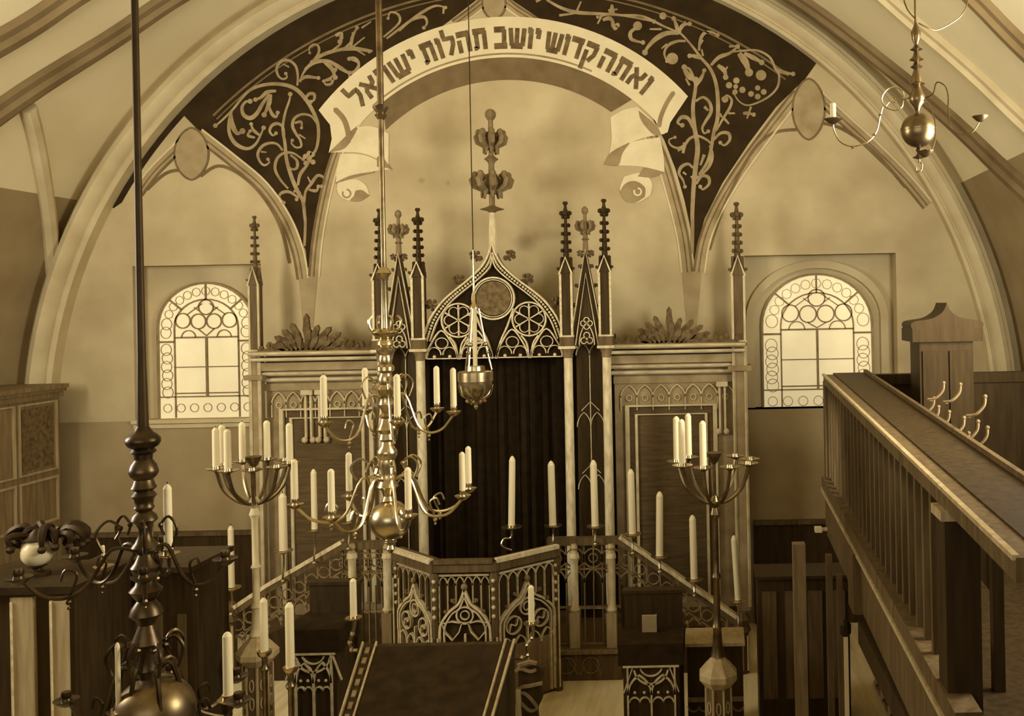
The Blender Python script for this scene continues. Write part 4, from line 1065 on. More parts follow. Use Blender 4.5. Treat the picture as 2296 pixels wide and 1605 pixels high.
for ang, R in ((12, .40), (60, .45), (110, .5), (165, .5), (215, .42), (262, .30), (318, .46)):
    arm(nc, (nxp, NY), math.radians(ang), R, nz(1500), nz(1640), nz(1590), 'brass_black', .011)
def near_candle(px, pt, pb, Y, wpx, lb, cat_group, root, att):
    p = P(px, pb, Y); r = wpx / 2 * Y / F
    b = MB(); q = [Vector(att), Vector(att).lerp(p, .5) + Vector((0, 0, -.10)), p + Vector((0, 0, -.03))]
    b.tube(smooth2([q[0], q[1], p + Vector((.0, 0, -.09)), q[2]], 4), .009, 6); a = b.build('arm', 'brass_black', root, True)
    MB().lathe([(.01, -.03), (.05, -.004), (.052, .0), (r * 1.2, -.002), (r * 1.25, .02), (r * .8, .02)], p, 14).build('drip_pan', 'brass', a, True)
    candle(p + Vector((0, 0, .0205)), (pb - pt) * Y / F - .02, r, lb, cat_group)
near_candle(378, 1085, 1240, 4.6, 18, 'blurred candle right of the dark stem of the near chandelier, upper tier', g1, nc, (nxp + .05, NY, nz(1240)))
near_candle(232, 1222, 1268, 5.2, 7, 'short thin candle left of the dark stem of the near chandelier', g1, nc, (nxp - .05, NY, nz(1240)))
near_candle(266, 1440, 1592, 4.4, 11, 'slim candle left of the ball of the near chandelier, lower tier', g1, nc, (nxp - .05, NY, nz(1520)))
near_candle(512, 1416, 1566, 4.7, 21, 'thick candle far right on the lower tier of the near chandelier', g1, nc, (nxp + .05, NY, nz(1520)))

# --- third chandelier at the upper right
TY = 5.5; tx = P(2056, 200, TY).x; st = TY / F
def tz(py): return P(2056, py, TY).z
tc = thing('chandelier', (tx, TY, tz(385)), 'small brass chandelier with one short candle, high at the upper right', 'chandelier')
MB().lathe([(3 * st, tz(55)), (2.5 * st, vault_z(tx) - .02)], (tx, TY, 0), 8).build('rod', 'brass_dark', tc, True)
rows = [(50, 3), (58, 5), (72, 11), (88, 9), (100, 4), (108, 9), (111, 14), (115, 5), (126, 8), (134, 16), (138, 5), (146, 8), (150, 14), (155, 6), (170, 11), (185, 13), (189, 18), (192, 8), (205, 12), (216, 18), (228, 17), (240, 8), (250, 4), (256, 6)]
MB().lathe(profile_px(rows, 2056, TY), (tx, TY, 0), 18).build('turned_stem', 'brass_dark', tc, True)
b = MB(); b.ball((tx + .004, TY, tz(292)), 39 * st, 26, 39 * st); b.lathe([(39.6 * st, tz(292)), (40.2 * st, tz(289)), (39.6 * st, tz(286))], (tx + .004, TY, 0), 26)
b.lathe([(3 * st, tz(330)), (7 * st, tz(336)), (3 * st, tz(342)), (6 * st, tz(348)), (15 * st, tz(353)), (3 * st, tz(357)), (3 * st, tz(364))], (tx + .004, TY, 0), 12)
b.tube(smooth2([(tx, TY, tz(362)), (tx + 8 * st, TY, tz(368)), (tx + 6 * st, TY, tz(382)), (tx - 4 * st, TY, tz(384)), (tx - 5 * st, TY, tz(376))], 4), 1.6 * st, 6)
b.build('ball', 'brass_dark', tc, True)
def tp(px, py, Y=TY): return P(px, py, Y)
b = MB()
b.tube(smooth2([tp(2040, 220), tp(2027, 222), tp(2022, 240), tp(2005, 247), (tp(1984, 238)), tp(1977, 220), tp(1990, 200), tp(2010, 196), tp(2024, 205), tp(2027, 222)], 4), 1.7 * st, 6)
b.tube(smooth2([tp(1979, 240), tp(1973, 262), tp(1965, 295), tp(1945, 318), tp(1912, 328), tp(1885, 318), tp(1871, 295), tp(1868, 280)], 5), 2.0 * st, 6)
b.tube(smooth2([tp(1985, 240), tp(1996, 228), tp(2008, 230), tp(2004, 218), tp(1994, 220)], 4), 1.3 * st, 5)
for q in ((1973, 257), (1912, 330), (1960, 302), (2027, 222)): b.ball(tp(*q), 4 * st, 6)
a = b.build('arm', 'brass', tc, True)
p = tp(1868, 268)
MB().lathe([(.006, -.03), (.022, -.022), (20 * st, .0), (21 * st, .004), (7 * st, -.004), (7 * st, .01)], p, 16).build('drip_pan', 'brass_dark', a, True)
candle(p + Vector((0, 0, .0105)), 34 * st, 7 * st, 'short candle stub on the left arm of the small upper right chandelier', None)
# further arms
for k, (pxs, dy) in enumerate(([((2075, 220), (2092, 210), (2100, 185), (2118, 192), (2126, 215), (2126, 250), (2132, 280), (2150, 300), (2178, 298), (2195, 275), (2198, 262)), -.18],
                               [((2072, 222), (2082, 235), (2094, 262), (2098, 300), (2092, 330), (2082, 348), (2074, 340)), -.55],
                               [((2050, 40), (2034, 20), (2026, -10), (2034, -40)), .1], [((2060, 52), (2084, 64), (2106, 66), (2150, 40), (2168, 10), (2170, -30)), .1])):
    b = MB(); n = len(pxs); b.tube(smooth2([tp(x, y, TY + dy * i / (n - 1)) for i, (x, y) in enumerate(pxs)], 4), 1.6 * st, 6)
    a = b.build('arm', 'brass_dark', tc, True)
    e = pxs[-1]; e = tp(e[0], e[1], TY + dy)
    MB().lathe([(.006, -.03), (.022, -.022), (17 * st, .0), (18 * st, .004), (7 * st, -.004), (7 * st, .01)], e, 12).build('drip_pan', 'brass_dark', a, True)

# --- hanging eternal lamp before the ark
LY = 9.2; lx = P(1066, 840, LY).x; sl = LY / F
def lz(py): return P(1066, py, LY).z
lamp = thing('hanging_lamp', (lx, LY, lz(918)), 'metal oil lamp bowl on three chains hanging before the gothic gable', 'lamp')
MB().lathe([(1.2 * sl, lz(680)), (1.2 * sl, vault_z(lx) - .01)], (lx, LY, 0), 6).build('cord', 'iron', lamp)
MB().lathe([(11 * sl, lz(692)), (11 * sl, lz(688)), (7 * sl, lz(682)), (4 * sl, lz(678)), (2.5 * sl, lz(640)), (1.2 * sl, lz(560))], (lx, LY, 0), 14).build('cap', 'brass', lamp, True)
MB().lathe([(5 * sl, lz(822)), (5.5 * sl, lz(700)), (3 * sl, lz(690))], (lx, LY, 0), 10).build('inner_stem', 'screen_light', lamp, True)
for i in range(3):
    a = math.radians(20 + 120 * i); d = Vector((math.cos(a), math.sin(a), 0)); c0 = Vector((lx, LY, 0))
    b = MB(); b.tube([c0 + d * 10 * sl + Vector((0, 0, lz(692))), c0 + d * 22 * sl + Vector((0, 0, lz(765))), c0 + d * 36 * sl + Vector((0, 0, lz(830)))], 2.2 * sl, 6)
    b.ball(c0 + d * 24 * sl + Vector((0, 0, lz(772))), 6 * sl, 8); b.ball(c0 + d * 28 * sl + Vector((0, 0, lz(790))), 4 * sl, 8)
    b.build('chain', 'brass', lamp, True)
MB().ring(lx, lz(765), 20 * sl, 5 * sl, Fr((0, LY, 0)), -.004, .004, 18, 4 * sl).build('chain_ring', 'brass', lamp)
MB().lathe([(6 * sl, lz(898)), (14 * sl, lz(893)), (28 * sl, lz(882)), (36 * sl, lz(868)), (37 * sl, lz(856)), (39 * sl, lz(854)), (39 * sl, lz(834)), (36 * sl, lz(832)), (22 * sl, lz(830)), (21 * sl, lz(821)), (18 * sl, lz(820))], (lx, LY, 0), 26).build('bowl', 'brass', lamp, True)
b = MB()
for i in range(8):
    a = i * PI / 4; d = Vector((math.cos(a), math.sin(a), 0)); c0 = Vector((lx, LY, 0))
    b.tube(smooth2([c0 + d * 38 * sl + Vector((0, 0, lz(862))), c0 + d * 33 * sl + Vector((0, 0, lz(884))), c0 + d * 16 * sl + Vector((0, 0, lz(896))), c0 + d * 10 * sl + Vector((0, 0, lz(906)))], 3), 2 * sl, 5)
    b.ball(c0 + d * 20 * sl + Vector((0, 0, lz(899))), 4 * sl, 6)
b.lathe([(2 * sl, lz(918)), (5 * sl, lz(912)), (3 * sl, lz(907)), (9 * sl, lz(900)), (5 * sl, lz(896))], (lx, LY, 0), 10)
b.build('pendant_leafwork', 'brass', lamp, True)

# ------------------------------------------------------------------ candelabra on posts
def candelabrum(px_b, py_b, px_t, Y, pans_py, hub_py, R, n, cands, ctop, lab, plab, side):
    base = P(px_b, py_b, Y); s = Y / F; top = P(px_t, hub_py, Y); x, y = base.x, Y
    zz = lambda py: P(px_b, py, Y).z
    post = thing('railing_post', (x, y, 0), plab, 'post')
    w_ = 30 * s
    MB().lathe([(w_ * 1.15, .0), (w_ * 1.15, .25), (w_, .32), (w_, base.z - .10)], (x, y, 0), 8, a0=PI / 8).build('shaft', 'wood', post)
    MB().lathe([(w_, base.z - .12), (w_ * 1.5, base.z - .06), (w_ * 1.5, base.z - .02), (w_ * 1.0, base.z + .04), (w_ * .55, base.z + .085), (w_ * .5, base.z + .10)], (x, y, 0), 8, a0=PI / 8).build('cap', 'wood_light', post)
    b = MB()
    for i in range(8):
        a = PI / 8 + i * PI / 4; b.tube([(x + w_ * 1.0 * math.cos(a), y + w_ * 1.0 * math.sin(a), .32), (x + w_ * 1.0 * math.cos(a), y + w_ * 1.0 * math.sin(a), base.z - .12)], .010, 5)
    for i in range(8):
        a = i * PI / 4; f = Fr((x + w_ * .925 * math.cos(a), y + w_ * .925 * math.sin(a), 0), (-math.sin(a), math.cos(a), 0))
        for k in range(5): b.ring(0, base.z - .26 - k * .14, w_ * .16, .008, f, 0, .008, 8, w_ * .45)
    b.build('carved_edging', 'wood_light', post)
    zb0 = base.z + .10
    root = thing('candelabrum', (x, y, zb0), lab, 'candelabrum')
    zh = zz(hub_py)
    MB().lathe([(w_ * .55, zb0 + .001), (w_ * .40, zb0 + .06), (w_ * .30, zb0 + .20), (w_ * .42, zb0 + .22), (w_ * .26, zb0 + .26), (w_ * .24, zb0 + (zh - zb0) * .5), (w_ * .36, zb0 + (zh - zb0) * .52), (w_ * .22, zb0 + (zh - zb0) * .55), (w_ * .22, zh - .12), (w_ * .4, zh - .08), (w_ * .25, zh - .03), (w_ * .5, zh), (w_ * .2, zh + .06)], (x, y, 0), 12).build('stem', 'screen_light' if side < 0 else 'brass_dark', root, True)
    zp = zz(pans_py); seats = []
    for i in range(n):
        a = 2 * PI * (i + .35) / n; d = Vector((math.cos(a), math.sin(a), 0)); c0 = Vector((x, y, 0)); H_ = zp - zh
        b = MB(); b.tube(smooth2([c0 + d * .02 + Vector((0, 0, zh)), c0 + d * R * .45 + Vector((0, 0, zh + H_ * .12)), c0 + d * R * .82 + Vector((0, 0, zh + H_ * .45)), c0 + d * R + Vector((0, 0, zp - .02))], 4), [.014] * 13, 6)
        am = b.build('arm', 'brass_dark', root, True)
        q = c0 + d * R + Vector((0, 0, zp))
        MB().lathe([(.008, -.03), (.03, -.015), (.075, 0), (.077, .005), (.03, .0), (.026, .02), (.018, .02)], q, 14).build('drip_pan', 'brass', am, True)
        seats.append(q)
    c0 = Vector((x, y, zp + .10)); b = MB(); b.lathe([(.012, zh), (.012, zp - .02), (.03, zp), (.06, zp + .06), (.062, zp + .066), (.02, zp + .06)], (x, y, 0), 10); b.build('centre_cup', 'brass_dark', root, True)
    for i, lb in cands:
        candle(seats[i] + Vector((0, 0, .0205)), (pans_py - ctop) * s, 7.5 * s, lb, 'candles of the two standing candelabra')
    return root
candelabrum(577, 1452, 570, 7.3, 1042, 1130, .26, 9,
            [(4, 'candle farthest left on the left candelabrum'), (3, 'second candle from the left on the left candelabrum'), (5, 'front candle left of centre on the left candelabrum'),
             (2, 'rear candle nearest the centre of the left candelabrum'), (6, 'front candle right of centre on the left candelabrum'), (0, 'candle farthest right on the left candelabrum')], 957,
            'branched candelabrum on the left post, in front of the left window wall', 'octagonal carved post at the left that carries a candelabrum', -1)
candelabrum(1610, 1500, 1600, 7.0, 1034, 1128, .28, 9,
            [(4, 'candle farthest left on the right candelabrum'), (3, 'rear candle at the left of the right candelabrum'), (5, 'front candle at the left of the right candelabrum'),
             (6, 'front candle near the centre of the right candelabrum')], 938,
            'branched candelabrum on the right post, before the right screen', 'octagonal carved post at the right that carries a candelabrum', 1)

# ------------------------------------------------------------------ reading desk and what stands round it
DY0, DY1 = 7.2, 6.1
zd0 = P(984, 1440, DY0).z; zd1 = P(900, 1690, DY1).z
xl0, xr0 = P(812, 1432, DY0).x, P(1156, 1436, DY0).x
xl1, xr1 = P(735, 1690, DY1).x, P(1085, 1690, DY1).x
desk = thing('reading_desk', ((xl0 + xr0) / 2, (DY0 + DY1) / 2, 0), 'big sloping reading desk with a dark cloth top in the foreground', 'desk')
def quad_slab(b, c, t):
    n = (Vector(c[1]) - Vector(c[0])).cross(Vector(c[3]) - Vector(c[0])).normalized()
    return b.add([Vector(p) for p in c] + [Vector(p) - n * t for p in c], [(0, 1, 2, 3), (7, 6, 5, 4), (0, 4, 5, 1), (1, 5, 6, 2), (2, 6, 7, 3), (3, 7, 4, 0)])
c4 = [Vector((xl1, DY1, zd1)), Vector((xr1, DY1, zd1)), Vector((xr0, DY0, zd0)), Vector((xl0, DY0, zd0))]
up = (c4[1] - c4[0]).cross(c4[3] - c4[0]).normalized()
quad_slab(MB(), c4, .05).build('desk_top', 'wood_dark', desk)
def inset(u0, v0, u1, v1, h):
    def q(u, v): return (c4[0] * (1 - u) + c4[1] * u) * (1 - v) + (c4[3] * (1 - u) + c4[2] * u) * v + up * h
    return [q(u0, v0), q(u1, v0), q(u1, v1), q(u0, v1)]
quad_slab(MB(), inset(.10, .0, .93, .955, .012), .012).build('cloth_cover', 'cloth', desk)
for u0, u1 in ((0, .012), (.088, .10), (.93, .942), (.985, 1.0)): quad_slab(MB(), inset(u0, 0, u1, 1, .022), .022).build('frame_moulding', 'wood_light', desk)
b = MB()
for i in range(9): 
    v = .05 + i * .105; quad_slab(b, inset(.035, v, .062, v + .06, .012), .012)
b.build('carved_border', 'wood_mid', desk)
b = MB()
for x0, x1, y in ((xl0 + .03, xr0 - .03, DY0 - .02), (xl1 + .03, xr1 - .03, DY1 + .04)):
    b.box((x0, y - .02, 0), (x1, y + .02, (zd0 if y > 6.8 else zd1) - .09))
for x0, x1 in ((xl0, xl1), (xr0 - .04, xr1 - .04)):
    b.add([(x0, DY0, 0), (x0 + .03, DY0, 0), (x1 + .03, DY1, 0), (x1, DY1, 0), (x0, DY0, zd0 - .09), (x0 + .03, DY0, zd0 - .09), (x1 + .03, DY1, zd1 - .09), (x1, DY1, zd1 - .09)],
          [(3, 2, 1, 0), (4, 5, 6, 7), (0, 1, 5, 4), (1, 2, 6, 5), (2, 3, 7, 6), (3, 0, 4, 7)])
b.build('desk_body', 'wood_dark', desk)
gd = 'candles on the brackets of the reading desk'
def desk_candle(px, pt, pb, wpx, Y, lb, knee):
    p = P(px, pb, Y); r = wpx / 2 * Y / F; s = Y / F
    b = MB(); b.lathe([(.008, -.03), (.03, -.02), (18 * s, -.004), (18.5 * s, .002), (r * 1.1, -.002), (r * 1.1, .012), (r * .6, .012)], p, 18)
    b.tube(smooth2([p + Vector((0, 0, -.02))] + [P(x, y, Y) for x, y in knee], 4), 4 * s, 6)
    for q in knee[1:-1]: b.ball(P(*q, Y), 6 * s, 6)
    br = b.build('candle_bracket', 'brass', desk, True); br['label'] = 'pale S-shaped candle bracket'
    candle(p + Vector((0, 0, .0125)), (pb - pt) * s - .01, r, lb, gd, -.03 if px in (790, 1190) else 0)
desk_candle(793, 1297, 1384, 15, 7.2, 'candle on the left rear bracket of the reading desk', [(795, 1400), (790, 1420), (784, 1440), (788, 1456), (802, 1458)])
desk_candle(1192, 1312, 1396, 14, 7.2, 'candle on the right rear bracket of the reading desk', [(1196, 1410), (1193, 1430), (1182, 1446), (1184, 1468), (1170, 1474), (1150, 1476)])
# carved side wing of the desk
f = Fr((xr0 + .06, 0, 0), (0, -1, 0)); 
wing = thing('bench_end', (P(1185, 1560, 6.9).x, 6.9, 0), 'dark carved bench end with scrolls right beside the reading desk', 'bench end')
Yb = 6.9; fb_ = PL(Yb)
def wb(L): return [W2(x, y, Yb) for x, y in L]
b = MB(); b.prism(wb(smooth2([(1164, 1500), (1182, 1492), (1206, 1488), (1222, 1505), (1212, 1530), (1218, 1560), (1206, 1590), (1212, 1640), (1214, 1720)], 3)) + [(W2(1214, 1720, Yb)[0], 0), (W2(1164, 1720, Yb)[0], 0)], fb_, -.03, .03).build('board', 'wood_dark', wing)
b = MB(); b.strip(wb(smooth2([(1164, 1545), (1172, 1535), (1190, 1532), (1218, 1526)], 4)), .02, fb_, .03, .055)
b.strip(wb(smooth2([(1160, 1545), (1180, 1550), (1198, 1568), (1206, 1582), (1192, 1588), (1178, 1578), (1166, 1566)], 4)), .018, fb_, .03, .05)
b.strip(wb(smooth2([(1158, 1500), (1170, 1494), (1192, 1500), (1204, 1496)], 4)), .02, fb_, .03, .05); b.strip(wb([(1164, 1486), (1190, 1478), (1206, 1482)]), .02, fb_, .03, .06)
b.build('scroll_relief', 'wood_mid', wing)
b = MB(); b.box((P(1160, 1500, Yb).x, Yb - .07, 0), (P(1170, 1500, Yb).x, Yb + .04, P(1140, 1540, Yb).z)); b.build('pale_upright', 'wood_light', wing)

def lectern(px0, px1, Y, pcl0, pcl1, pblk, lab, side):
    x0, x1 = P(px0, 1500, Y).x, P(px1, 1500, Y).x; s = Y / F; z1 = P(px0, pcl0, Y).z; z0 = P(px0, pcl1, Y).z; xm = (x0 + x1) / 2
    root = thing('prayer_stand', (xm, Y + .2, 0), lab, 'prayer stand')
    MB().box((x0 + .02, Y, 0), (x1 - .02, Y + .40, z1 - .03)).build('cabinet', 'wood_dark', root)
    c = MB(); c.box((x0 - .02, Y - .03, z0), (x1 + .02, Y + .42, z1)); cc = c.build('cloth_cover', 'cloth', root)
    b = MB(); zb = P(px0, pblk, Y + .45).z; b.box((x0 + .0, Y + .43, 0), (x1 - .0, Y + .53, zb)); b.box((x0 - .02, Y + .42, zb), (x1 + .02, Y + .54, zb + .03)); b.build('high_back', 'wood_dark', root)
    f = PL(Y); t = MB(); lw = .016; za = z0 - .26
    t.strip([(xm, .05), (xm, za)], lw, f, 0, .025)
    for q0, q1 in ((x0 + .06, xm), (xm, x1 - .06)):
        t.strip(lancet(q0, q1, za, .17), lw, f, 0, .025); m2 = (q0 + q1) / 2
        for k in (-1, 1): t.strip(arc(m2 + k * (q1 - q0) * .22, za - .07, (q1 - q0) * .22, 0, 180, 8), .011, f, 0, .02); t.ball((m2 + k * (q1 - q0) * .2, Y - .02, za + .02), .014, 6)
    t.strip([(x0 + .06, .05), (x0 + .06, z0)], lw, f, 0, .025); t.strip([(x1 - .06, .05), (x1 - .06, z0)], lw, f, 0, .025)
    t.strip(arc(xm, z0 - .02, .15, 190, 350, 12), lw, f, 0, .025); t.strip(arc(xm, z0 + .0, .10, 200, 340, 10), .011, f, 0, .02)
    for k in (-1, 1): t.strip([(xm + k * .155, z0 - .005), (xm + k * .24, za + .02)], .011, f, 0, .02)
    t.strip([(x0 + .02, z0 - .01), (x1 - .02, z0 - .01)], .02, f, 0, .03)
    t.build('front_tracery', 'gilt', root)
    return root, z1, xm
_, zl2, _ = lectern(1392, 1528, 8.2, 1442, 1490, 1330, 'dark prayer stand with pale tracery front right of the bright floor', 1)
lectern(648, 760, 8.0, 1410, 1462, 1312, 'dark prayer stand with pale tracery front behind the left post', -1)
q = P(1454, 1441, 8.4)
b = MB(); b.box((q.x - .06, 8.46, zl2 + .001), (q.x + .06, 8.49, zl2 + .15)); bk = b.build('book', 'book')
b = MB(); b.box((q.x + .062, 8.455, zl2 + .001), (q.x + .072, 8.495, zl2 + .152)); b.build('spine', 'wood_light', bk)
tag(bk, 'small upright book on the dark cover of the right prayer stand', 'book')
# pew ledges right and left of the stands
Yp = 8.8
b = MB(); x0, x1 = P(1540, 1440, Yp).x, P(1665, 1440, Yp).x; zz_ = P(1560, 1438, Yp).z
pw = thing('pew', ((x0 + x1) / 2, Yp + .2, 0), 'low dark pew with a pale ledge between the right prayer stand and the newel', 'pew')
MB().box((x0, Yp, 0), (x1, Yp + .35, zz_ - .03)).build('front_board', 'wood_dark', pw)
MB().box((x0 - .02, Yp - .06, zz_ - .03), (x1 + .02, Yp + .37, zz_)).build('book_ledge', 'wood_light', pw)
b = MB(); z2 = P(1560, 1570, Yp).z
b.box((x0, Yp - .04, z2), (x1, Yp, z2 + .03))
for i in range(5):
    xx = x0 + (x1 - x0) * (i + .5) / 5; b.strip(arc(xx, z2 - .05, .05, 180, 360, 8), .014, PL(Yp), 0, .02)
b.build('ledge_ornament', 'wood_mid', pw)
Yp = 6.9
x0, x1 = P(170, 1300, Yp).x, P(432, 1300, Yp).x; zz_ = P(300, 1268, Yp).z
pw = thing('pew', ((x0 + x1) / 2, Yp + .3, 0), 'tall dark pew front in the gloom behind the near chandelier', 'pew')
MB().box((x0, Yp, 0), (x1, Yp + .5, zz_ - .04)).build('front_board', 'wood_dark', pw)
MB().box((x0 - .03, Yp - .07, zz_ - .04), (x1 + .03, Yp + .54, zz_)).build('book_ledge', 'wood_dark', pw)
b = MB(); b.box((x0 + .05, Yp - .02, zz_ - .42), (x1 - .35, Yp, zz_ - .36)); b.box((x0 + .05, Yp - .02, .3), (x1 - .05, Yp, .36))
for i in range(5):
    xx = x0 + .08 + (x1 - x0 - .16) * i / 4; b.box((xx - .03, Yp - .018, .3), (xx + .03, Yp, zz_ - .36))
b.build('panel_moulding', 'wood', pw)
# single free-standing candle left of the desk
def floor_candle(px, pt, pb, Y, wpx, lab, slab):
    p = P(px, pb, Y); s = Y / F; r = wpx / 2 * s
    root = thing('candle_stand', (p.x, Y, 0), slab, 'candle stand')
    MB().lathe([(.12, 0), (.12, .03), (.03, .07), (.018, .3), (.018, p.z - .16), (.035, p.z - .13), (.018, p.z - .10), (.02, p.z - .05)], (p.x, Y, 0), 12).build('stem', 'brass_dark', root, True)
    MB().lathe([(.02, p.z - .05), (.045, p.z - .03), (.05, p.z - .012), (.05, p.z), (r * 1.15, p.z - .004), (r, p.z)], (p.x, Y, 0), 14).build('drip_pan', 'brass', root, True)
    candle((p.x, Y, p.z + .001), (pb - pt) * s, r, lab, 'candles standing left of the reading desk')
floor_candle(651, 1350, 1494, 6.4, 19, 'thick bright candle before the left prayer stand', 'thin brass candle stand left of the reading desk')
floor_candle(593, 1340, 1458, 6.7, 17, 'candle on a stand just right of the left octagonal post', 'thin brass candle stand touching the left octagonal post')

# ------------------------------------------------------------------ gallery on the right
FT, NT, FB, NB_ = P(1858, 850, 9.0), P(2106, 1085, 4.6), P(1856, 1068, 9.0), P(2106, 1490, 4.6)
gal = thing('gallery', (FT.x + 1.0, 7.0, FB.z - .3), 'wooden gallery with a slatted balustrade and pale handrail along the right wall', 'gallery')
def gl(a, b_, t): return a + (b_ - a) * t
TE = 1.30
ET, EB = gl(FT, NT, TE), gl(FB, NB_, TE)
b = MB(); b.beam(FT, ET, .10, .09); b.build('handrail', 'wood', gal)
b = MB(); b.box((NT.x - .06, NT.y - .34, NB_.z - .1), (NT.x + .10, NT.y - .18, NT.z - .10)); ep = b.build('end_post', 'wood_dark', gal)
b = MB(); b.box((NT.x - .08, NT.y - .36, NT.z - .10), (NT.x + .12, NT.y - .16, NT.z - .055)); b.build('post_cap', 'wood_light', ep)
off = Vector((.20, .06, .03)); b = MB(); b.beam(FT + off, ET + off, .30, .05); rt = b.build('sloping_book_rest', 'wood_dark', gal)
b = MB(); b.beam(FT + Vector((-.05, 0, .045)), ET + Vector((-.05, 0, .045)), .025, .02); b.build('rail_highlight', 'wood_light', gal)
b = MB(); b.beam(FT + Vector((.36, .06, .06)), ET + Vector((.36, .06, .06)), .03, .05); b.build('rest_ledge', 'wood', gal)
nb = 24
for i in range(nb):
    t = (i + .35) / nb
    a, c = gl(FB, NB_, t), gl(FT, NT, t); 
    b = MB(); b.box((c.x - .022, c.y - .02, a.z), (c.x + .022, c.y + .02, c.z - .04)); b.build('baluster', 'wood', gal)
b = MB(); b.box((FT.x - .05, FT.y - .06, FB.z - .12), (FT.x + .05, FT.y + .06, FT.z - .02)); b.build('corner_post', 'wood', gal)
b = MB(); b.beam(FB + Vector((0, 0, -.04)), gl(FB, NB_, 1.12) + Vector((0, 0, -.04)), .12, .10); b.build('bottom_rail', 'wood', gal)
b = MB(); b.beam(FB + Vector((.03, 0, -.31)), gl(FB, NB_, 1.12) + Vector((.03, 0, -.31)), .12, .44); b.build('fascia', 'wood', gal)
b = MB(); b.beam(FB + Vector((-.05, 0, -.115)), gl(FB, NB_, 1.12) + Vector((-.05, 0, -.115)), .04, .03); b.build('fascia_moulding', 'wood_light', gal)
# floor of the gallery out to the wall
wx = XR - .02
b = MB(); zf = FB.z - .53
b.add([(FB.x + .05, 9.06, zf), (wx, 9.06, zf), (wx, EB.y, zf), (EB.x + .05, EB.y, zf), (FB.x + .05, 9.06, zf + .12), (wx, 9.06, zf + .12), (wx, EB.y, zf + .12), (EB.x + .05, EB.y, zf + .12)],
      [(3, 2, 1, 0), (4, 5, 6, 7), (0, 1, 5, 4), (1, 2, 6, 5), (2, 3, 7, 6), (3, 0, 4, 7)]).build('deck', 'wood_dark', gal)
b = MB(); b.box((FT.x, 9.0, FT.z - .06), (wx, 9.12, FT.z + .035)); b.build('end_rail', 'wood_dark', gal)
b = MB(); b.box((FT.x + .04, 9.03, FB.z), (wx, 9.08, FT.z - .05)); b.build('end_panel', 'wood_dark', gal)
# bracket with scroll and brace under the near end
kb = gl(FB, NB_, .46)
b = MB(); b.box((kb.x - .09, kb.y - .13, kb.z - .56), (kb.x + .03, kb.y + .13, kb.z - .12)); b.build('bracket_block', 'wood', gal)
b = MB(); e2 = P(2062, 1640, 5.2); b.beam(Vector((kb.x - .0, kb.y - .2, kb.z - .66)), e2, .14, .16); br = b.build('brace', 'wood_dark', gal)
for t in (.3, .45, .6):
    b = MB(); c = (Vector((kb.x - .0, kb.y - .2, kb.z - .74))).lerp(e2 + Vector((0, 0, -.08)), t)
    b.tube(smooth2([c, c + Vector((.0, -.1, -.14)), c + Vector((.02, -.02, -.24)), c + Vector((-.02, .1, -.16)), c + Vector((0, .04, -.08))], 4), .02, 6)
    b.build('brace_scroll', 'wood', br)
# posts below the gallery
for px0, px1, Y, m, lab in ((1778, 1806, 8.6, 'wood_mid', 'brown square post in the dark below the far end of the gallery'),
                            (1852, 1866, 8.2, 'wood', 'slim dark post below the gallery, second from the left'),
                            (1876, 1888, 7.6, 'wood', 'dark post with a pale front strip below the gallery')):
    a = P(px0, 1300, Y); c = P(px1, 1300, Y); wv = (c.x - a.x)
    b = MB(); b.box((a.x, Y - wv / 2, 0), (c.x, Y + wv / 2, zf - .002)); o = b.build('gallery_post', m)
    tag(o, lab, 'post')
    if px0 == 1876 and True:
        b = MB(); b.box((c.x + .0, Y - wv / 2 - .01, 0), (c.x + .035, Y + wv / 2, P(1890, 1425, Y).z)); b.build('pale_strip', 'wax', o)
        b = MB(); b.lathe([(.03, P(1890, 1425, Y).z), (.05, P(1890, 1418, Y).z), (.05, P(1890, 1400, Y).z), (.03, P(1890, 1392, Y).z)], (c.x + .017, Y, 0), 10); b.build('collar', 'iron', o)
# pew added to darken the bright floor under the gallery
Yp = 9.1; x0, x1 = P(1700, 1400, Yp).x, P(1905, 1400, Yp).x; zz_ = P(1780, 1290, Yp).z
pw = thing('pew', ((x0 + x1) / 2, Yp + .2, 0), 'high dark pew front added to darken the space below the far end of the gallery', 'pew')
MB().box((x0, Yp, 0), (x1, Yp + .4, zz_ - .03)).build('front_board', 'wood_dark', pw)
MB().box((x0 - .02, Yp - .03, zz_ - .03), (x1 + .02, Yp + .42, zz_)).build('book_ledge', 'wood_dark', pw)
for i in range(4):
    xx = x0 + (x1 - x0) * (i + .5) / 4; b = MB(); b.box((xx - .07, Yp - .015, .25), (xx + .07, Yp, zz_ - .15)); b.build('panel', 'wood', pw)
# cabinet with a curved pointed top standing on the gallery
Yk = 8.0; zk = zf + .121
cL, cR = P(2062, 800, Yk).x, P(2182, 800, Yk).x; cm = P(2120, 690, Yk).x; hw = (cR - cL) / 2; zt2 = P(2120, 760, Yk).z
kab = thing('cupboard', (cm, Yk + .2, zk), 'dark cupboard with a pointed curved pediment standing on the gallery', 'cupboard')
MB().box((cm - hw, Yk, zk), (cm + hw, Yk + .38, zt2)).build('body', 'wood_dark', kab)
MB().box((cm - hw - .07, Yk - .06, zt2 - .02), (cm + hw + .07, Yk + .40, zt2 + .09)).build('cornice', 'wood_dark', kab)
hp = P(2120, 688, Yk).z - zt2
R2 = smooth2([(hw + .07, .09), (hw + .08, .125), (hw + .05, .155), (hw * .62, .175), (hw * .32, .205), (hw * .12, .245), (.0, .31)], 4)
pol = [(cm + x, zt2 + z) for x, z in R2] + [(cm - x, zt2 + z) for x, z in reversed(R2[:-1])]
MB().prism(pol, PL(Yk), -.34, .05).build('pediment', 'wood_dark', kab)
b = MB(); 
